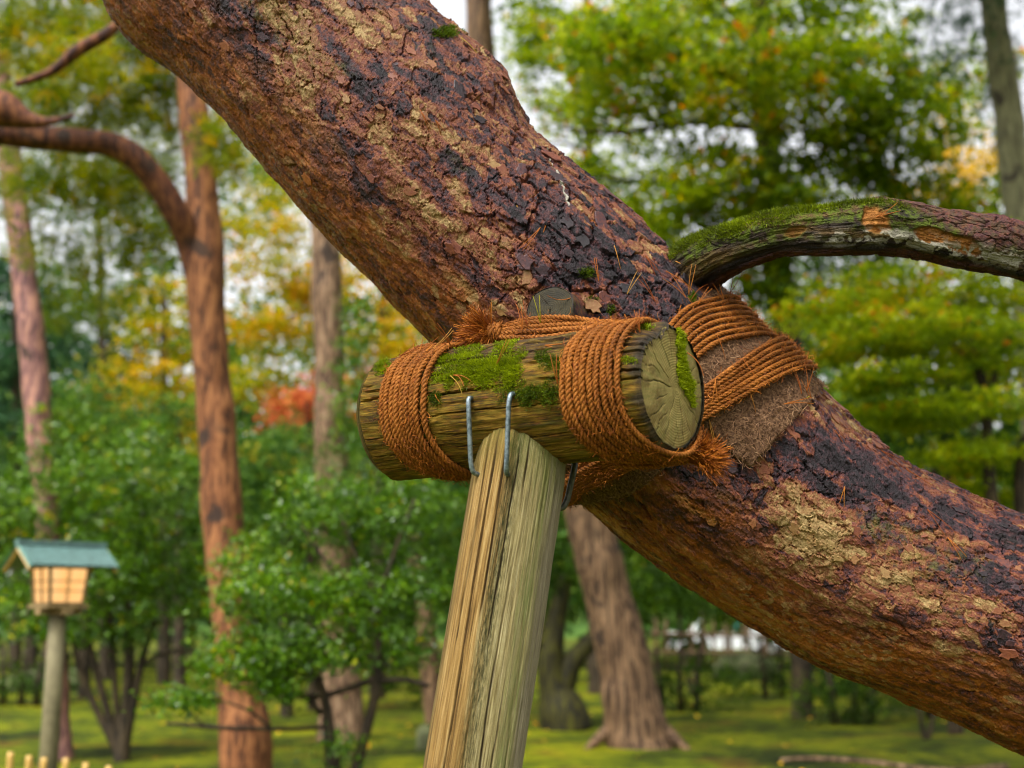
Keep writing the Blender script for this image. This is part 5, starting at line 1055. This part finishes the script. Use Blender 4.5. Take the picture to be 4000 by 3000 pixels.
V = np.array([[cb[0] + x, cb[1] + s_ * .8 * (1 if z < 1.1 else .82), cb[2] + z] for s_ in (-1, 1) for x, z in prof]); i = np.arange(n); j = (i + 1) % n
body = part('body', V, [np.stack([i, j, j + n, i + n], 1), ], M['carpaint'], car, smooth=False); 
part('side_panel', V, [np.array([[0, 1, 2, 3], [0, 3, 6, 9], [3, 4, 5, 6], [9, 6, 7, 8]]), np.array([[n + 3, n + 2, n + 1, n], [n + 9, n + 6, n + 3, n], [n + 6, n + 5, n + 4, n + 3], [n + 8, n + 7, n + 6, n + 9]])], M['carpaint'], car, smooth=False)
for x0, x1, t0, t1 in ((-1.0, -.05, -.68, -.05), (.05, 1.2, .05, .68)):
    part('window', np.array([[cb[0] + a, cb[1] - .81 + .11 * (c > 1.1), cb[2] + c] for a, c in ((x0, 1.05), (x1, 1.05), (t1, 1.38), (t0, 1.38))] + [[cb[0] + a, cb[1] - .79 + .11 * (c > 1.1), cb[2] + c] for a, c in ((x0, 1.05), (x1, 1.05), (t1, 1.38), (t0, 1.38))]), [np.array([[0, 1, 2, 3], [7, 6, 5, 4], [0, 4, 5, 1], [1, 5, 6, 2], [2, 6, 7, 3], [3, 7, 4, 0]])], M['carglass'], car, smooth=False)
for x_ in (-1.35, 1.35):
    for s_ in (-1, 1):
        c_ = cb + [x_, s_ * .74, .31]; V, F = tube(np.array([c_ - .11 * Y, c_ + .11 * Y]), .31, 24); w = part('wheel', V, F, M['tyre'], car, smooth=False)
        V, F = tube(np.array([c_ - .12 * Y, c_ + .12 * Y]), .18, 16); part('rim', V, F, M['rim'], w, smooth=False)
# rocks
def rock(u, v, y, sx_, sz_, label, seed):
    c = ground_at(u, y, v); a = np.linspace(0, 2 * np.pi, 24, endpoint=False); b = np.linspace(-.5 * np.pi, .5 * np.pi, 14); Bq, Aq = np.meshgrid(b, a, indexing='ij')
    d = np.stack([np.cos(Bq) * np.cos(Aq), np.cos(Bq) * np.sin(Aq), np.sin(Bq)], -1); r = 1 + .28 * fbm(d[..., 0] * 1.6 + seed, d[..., 2] * 1.6 + d[..., 1], 200 + seed, 3)
    V = c + d * r[..., None] * [sx_, sx_ * .7, sz_] + [0, 0, sz_ * .45]; single('rock', V.reshape(-1, 3), [grid_faces(14, 24)], M['rock'], label, 'rock')
rock(2910, 2590, 30, .75, .42, 'low mossy boulder on the moss before the bamboo fence', 1)
rock(60, 2560, 26, .5, .2, 'small flat stone at the far edge of the moss beside a larger one', 2); rock(220, 2555, 27, .7, .28, 'larger grey stone at the far edge of the moss behind the lantern post', 3)
rock(1660, 2870, 14.5, .10, .17, 'small dark stump-like stone on the moss left of the post', 4)
# twin thin stems and a low plant on the right
for k, (u, v, yb, lab) in enumerate(((2700, 2650, 25., 'thin forked sapling before the bamboo fence'), (3230, 2640, 24., 'dark low shrub stem under the leaning trunk'), (3620, 2860, 16., 'bare little shrub on the moss below the leaning trunk'))):
    t = tree('sapling', lab, u, yb, 'sapling'); 
    for du in (-1, 1): bg_trunk(t, [(u + du * 45, v - 260 + 40 * k, 5), (u + du * 38, v - 120, 7), (u + du * 12, v, 9)], yb, M['t_dark'], 'stem', True, 40 + k, 7)
    crown(t, [(u, v - 300 + 60 * k, yb, 110, 70, .4, 300 if k < 2 else 60, -.2)], .07, M['l_green'], seed=90 + k)
# fallen leaves on the moss
n = 380; lx_ = RNG.uniform(-9, 9, n); ly_ = RNG.uniform(7, 26, n); lp_ = np.stack([lx_, ly_, ground_z(lx_, ly_) + .012], 1); nn = unit(RNG.normal(size=(n, 3)) * .25 + Z); aa = unit(np.cross(nn, RNG.normal(size=(n, 3)))); bb = np.cross(nn, aa); szl = RNG.uniform(.02, .05, n)[:, None]
V = np.stack([lp_ - aa * szl, lp_ + bb * szl * .7, lp_ + aa * szl, lp_ - bb * szl * .7], 1).reshape(-1, 3)
single('fallen_leaves', V, [np.arange(4 * n).reshape(-1, 4)], M['dead'], 'scattered yellow and brown leaves fallen on the moss lawn', 'leaves', None, dict(tint=np.repeat(RNG.uniform(0, 1, n), 4)), False, 'stuff')
# surface roots on the lawn
for (u0, v0, u1, v1, yb) in ((3050, 2970, 3950, 2965, 13.),):
    a, b = ground_at(u0, yb + .4), ground_at(u1, yb); k = np.linspace(0, 1, 20)[:, None]; pth2 = a + (b - a) * k + np.concatenate([0 * k, .25 * np.sin(k * 7), .02 * np.sin(k * 9)], 1)
    pth2[:, 2] = ground_z(pth2[:, 0], pth2[:, 1]) + .02; V, F = tube(pth2, np.linspace(.018, .04, 20), 10); single('surface_root', V, F, M['t_brown'], 'long bare root snaking over the moss below the leaning trunk', 'root')
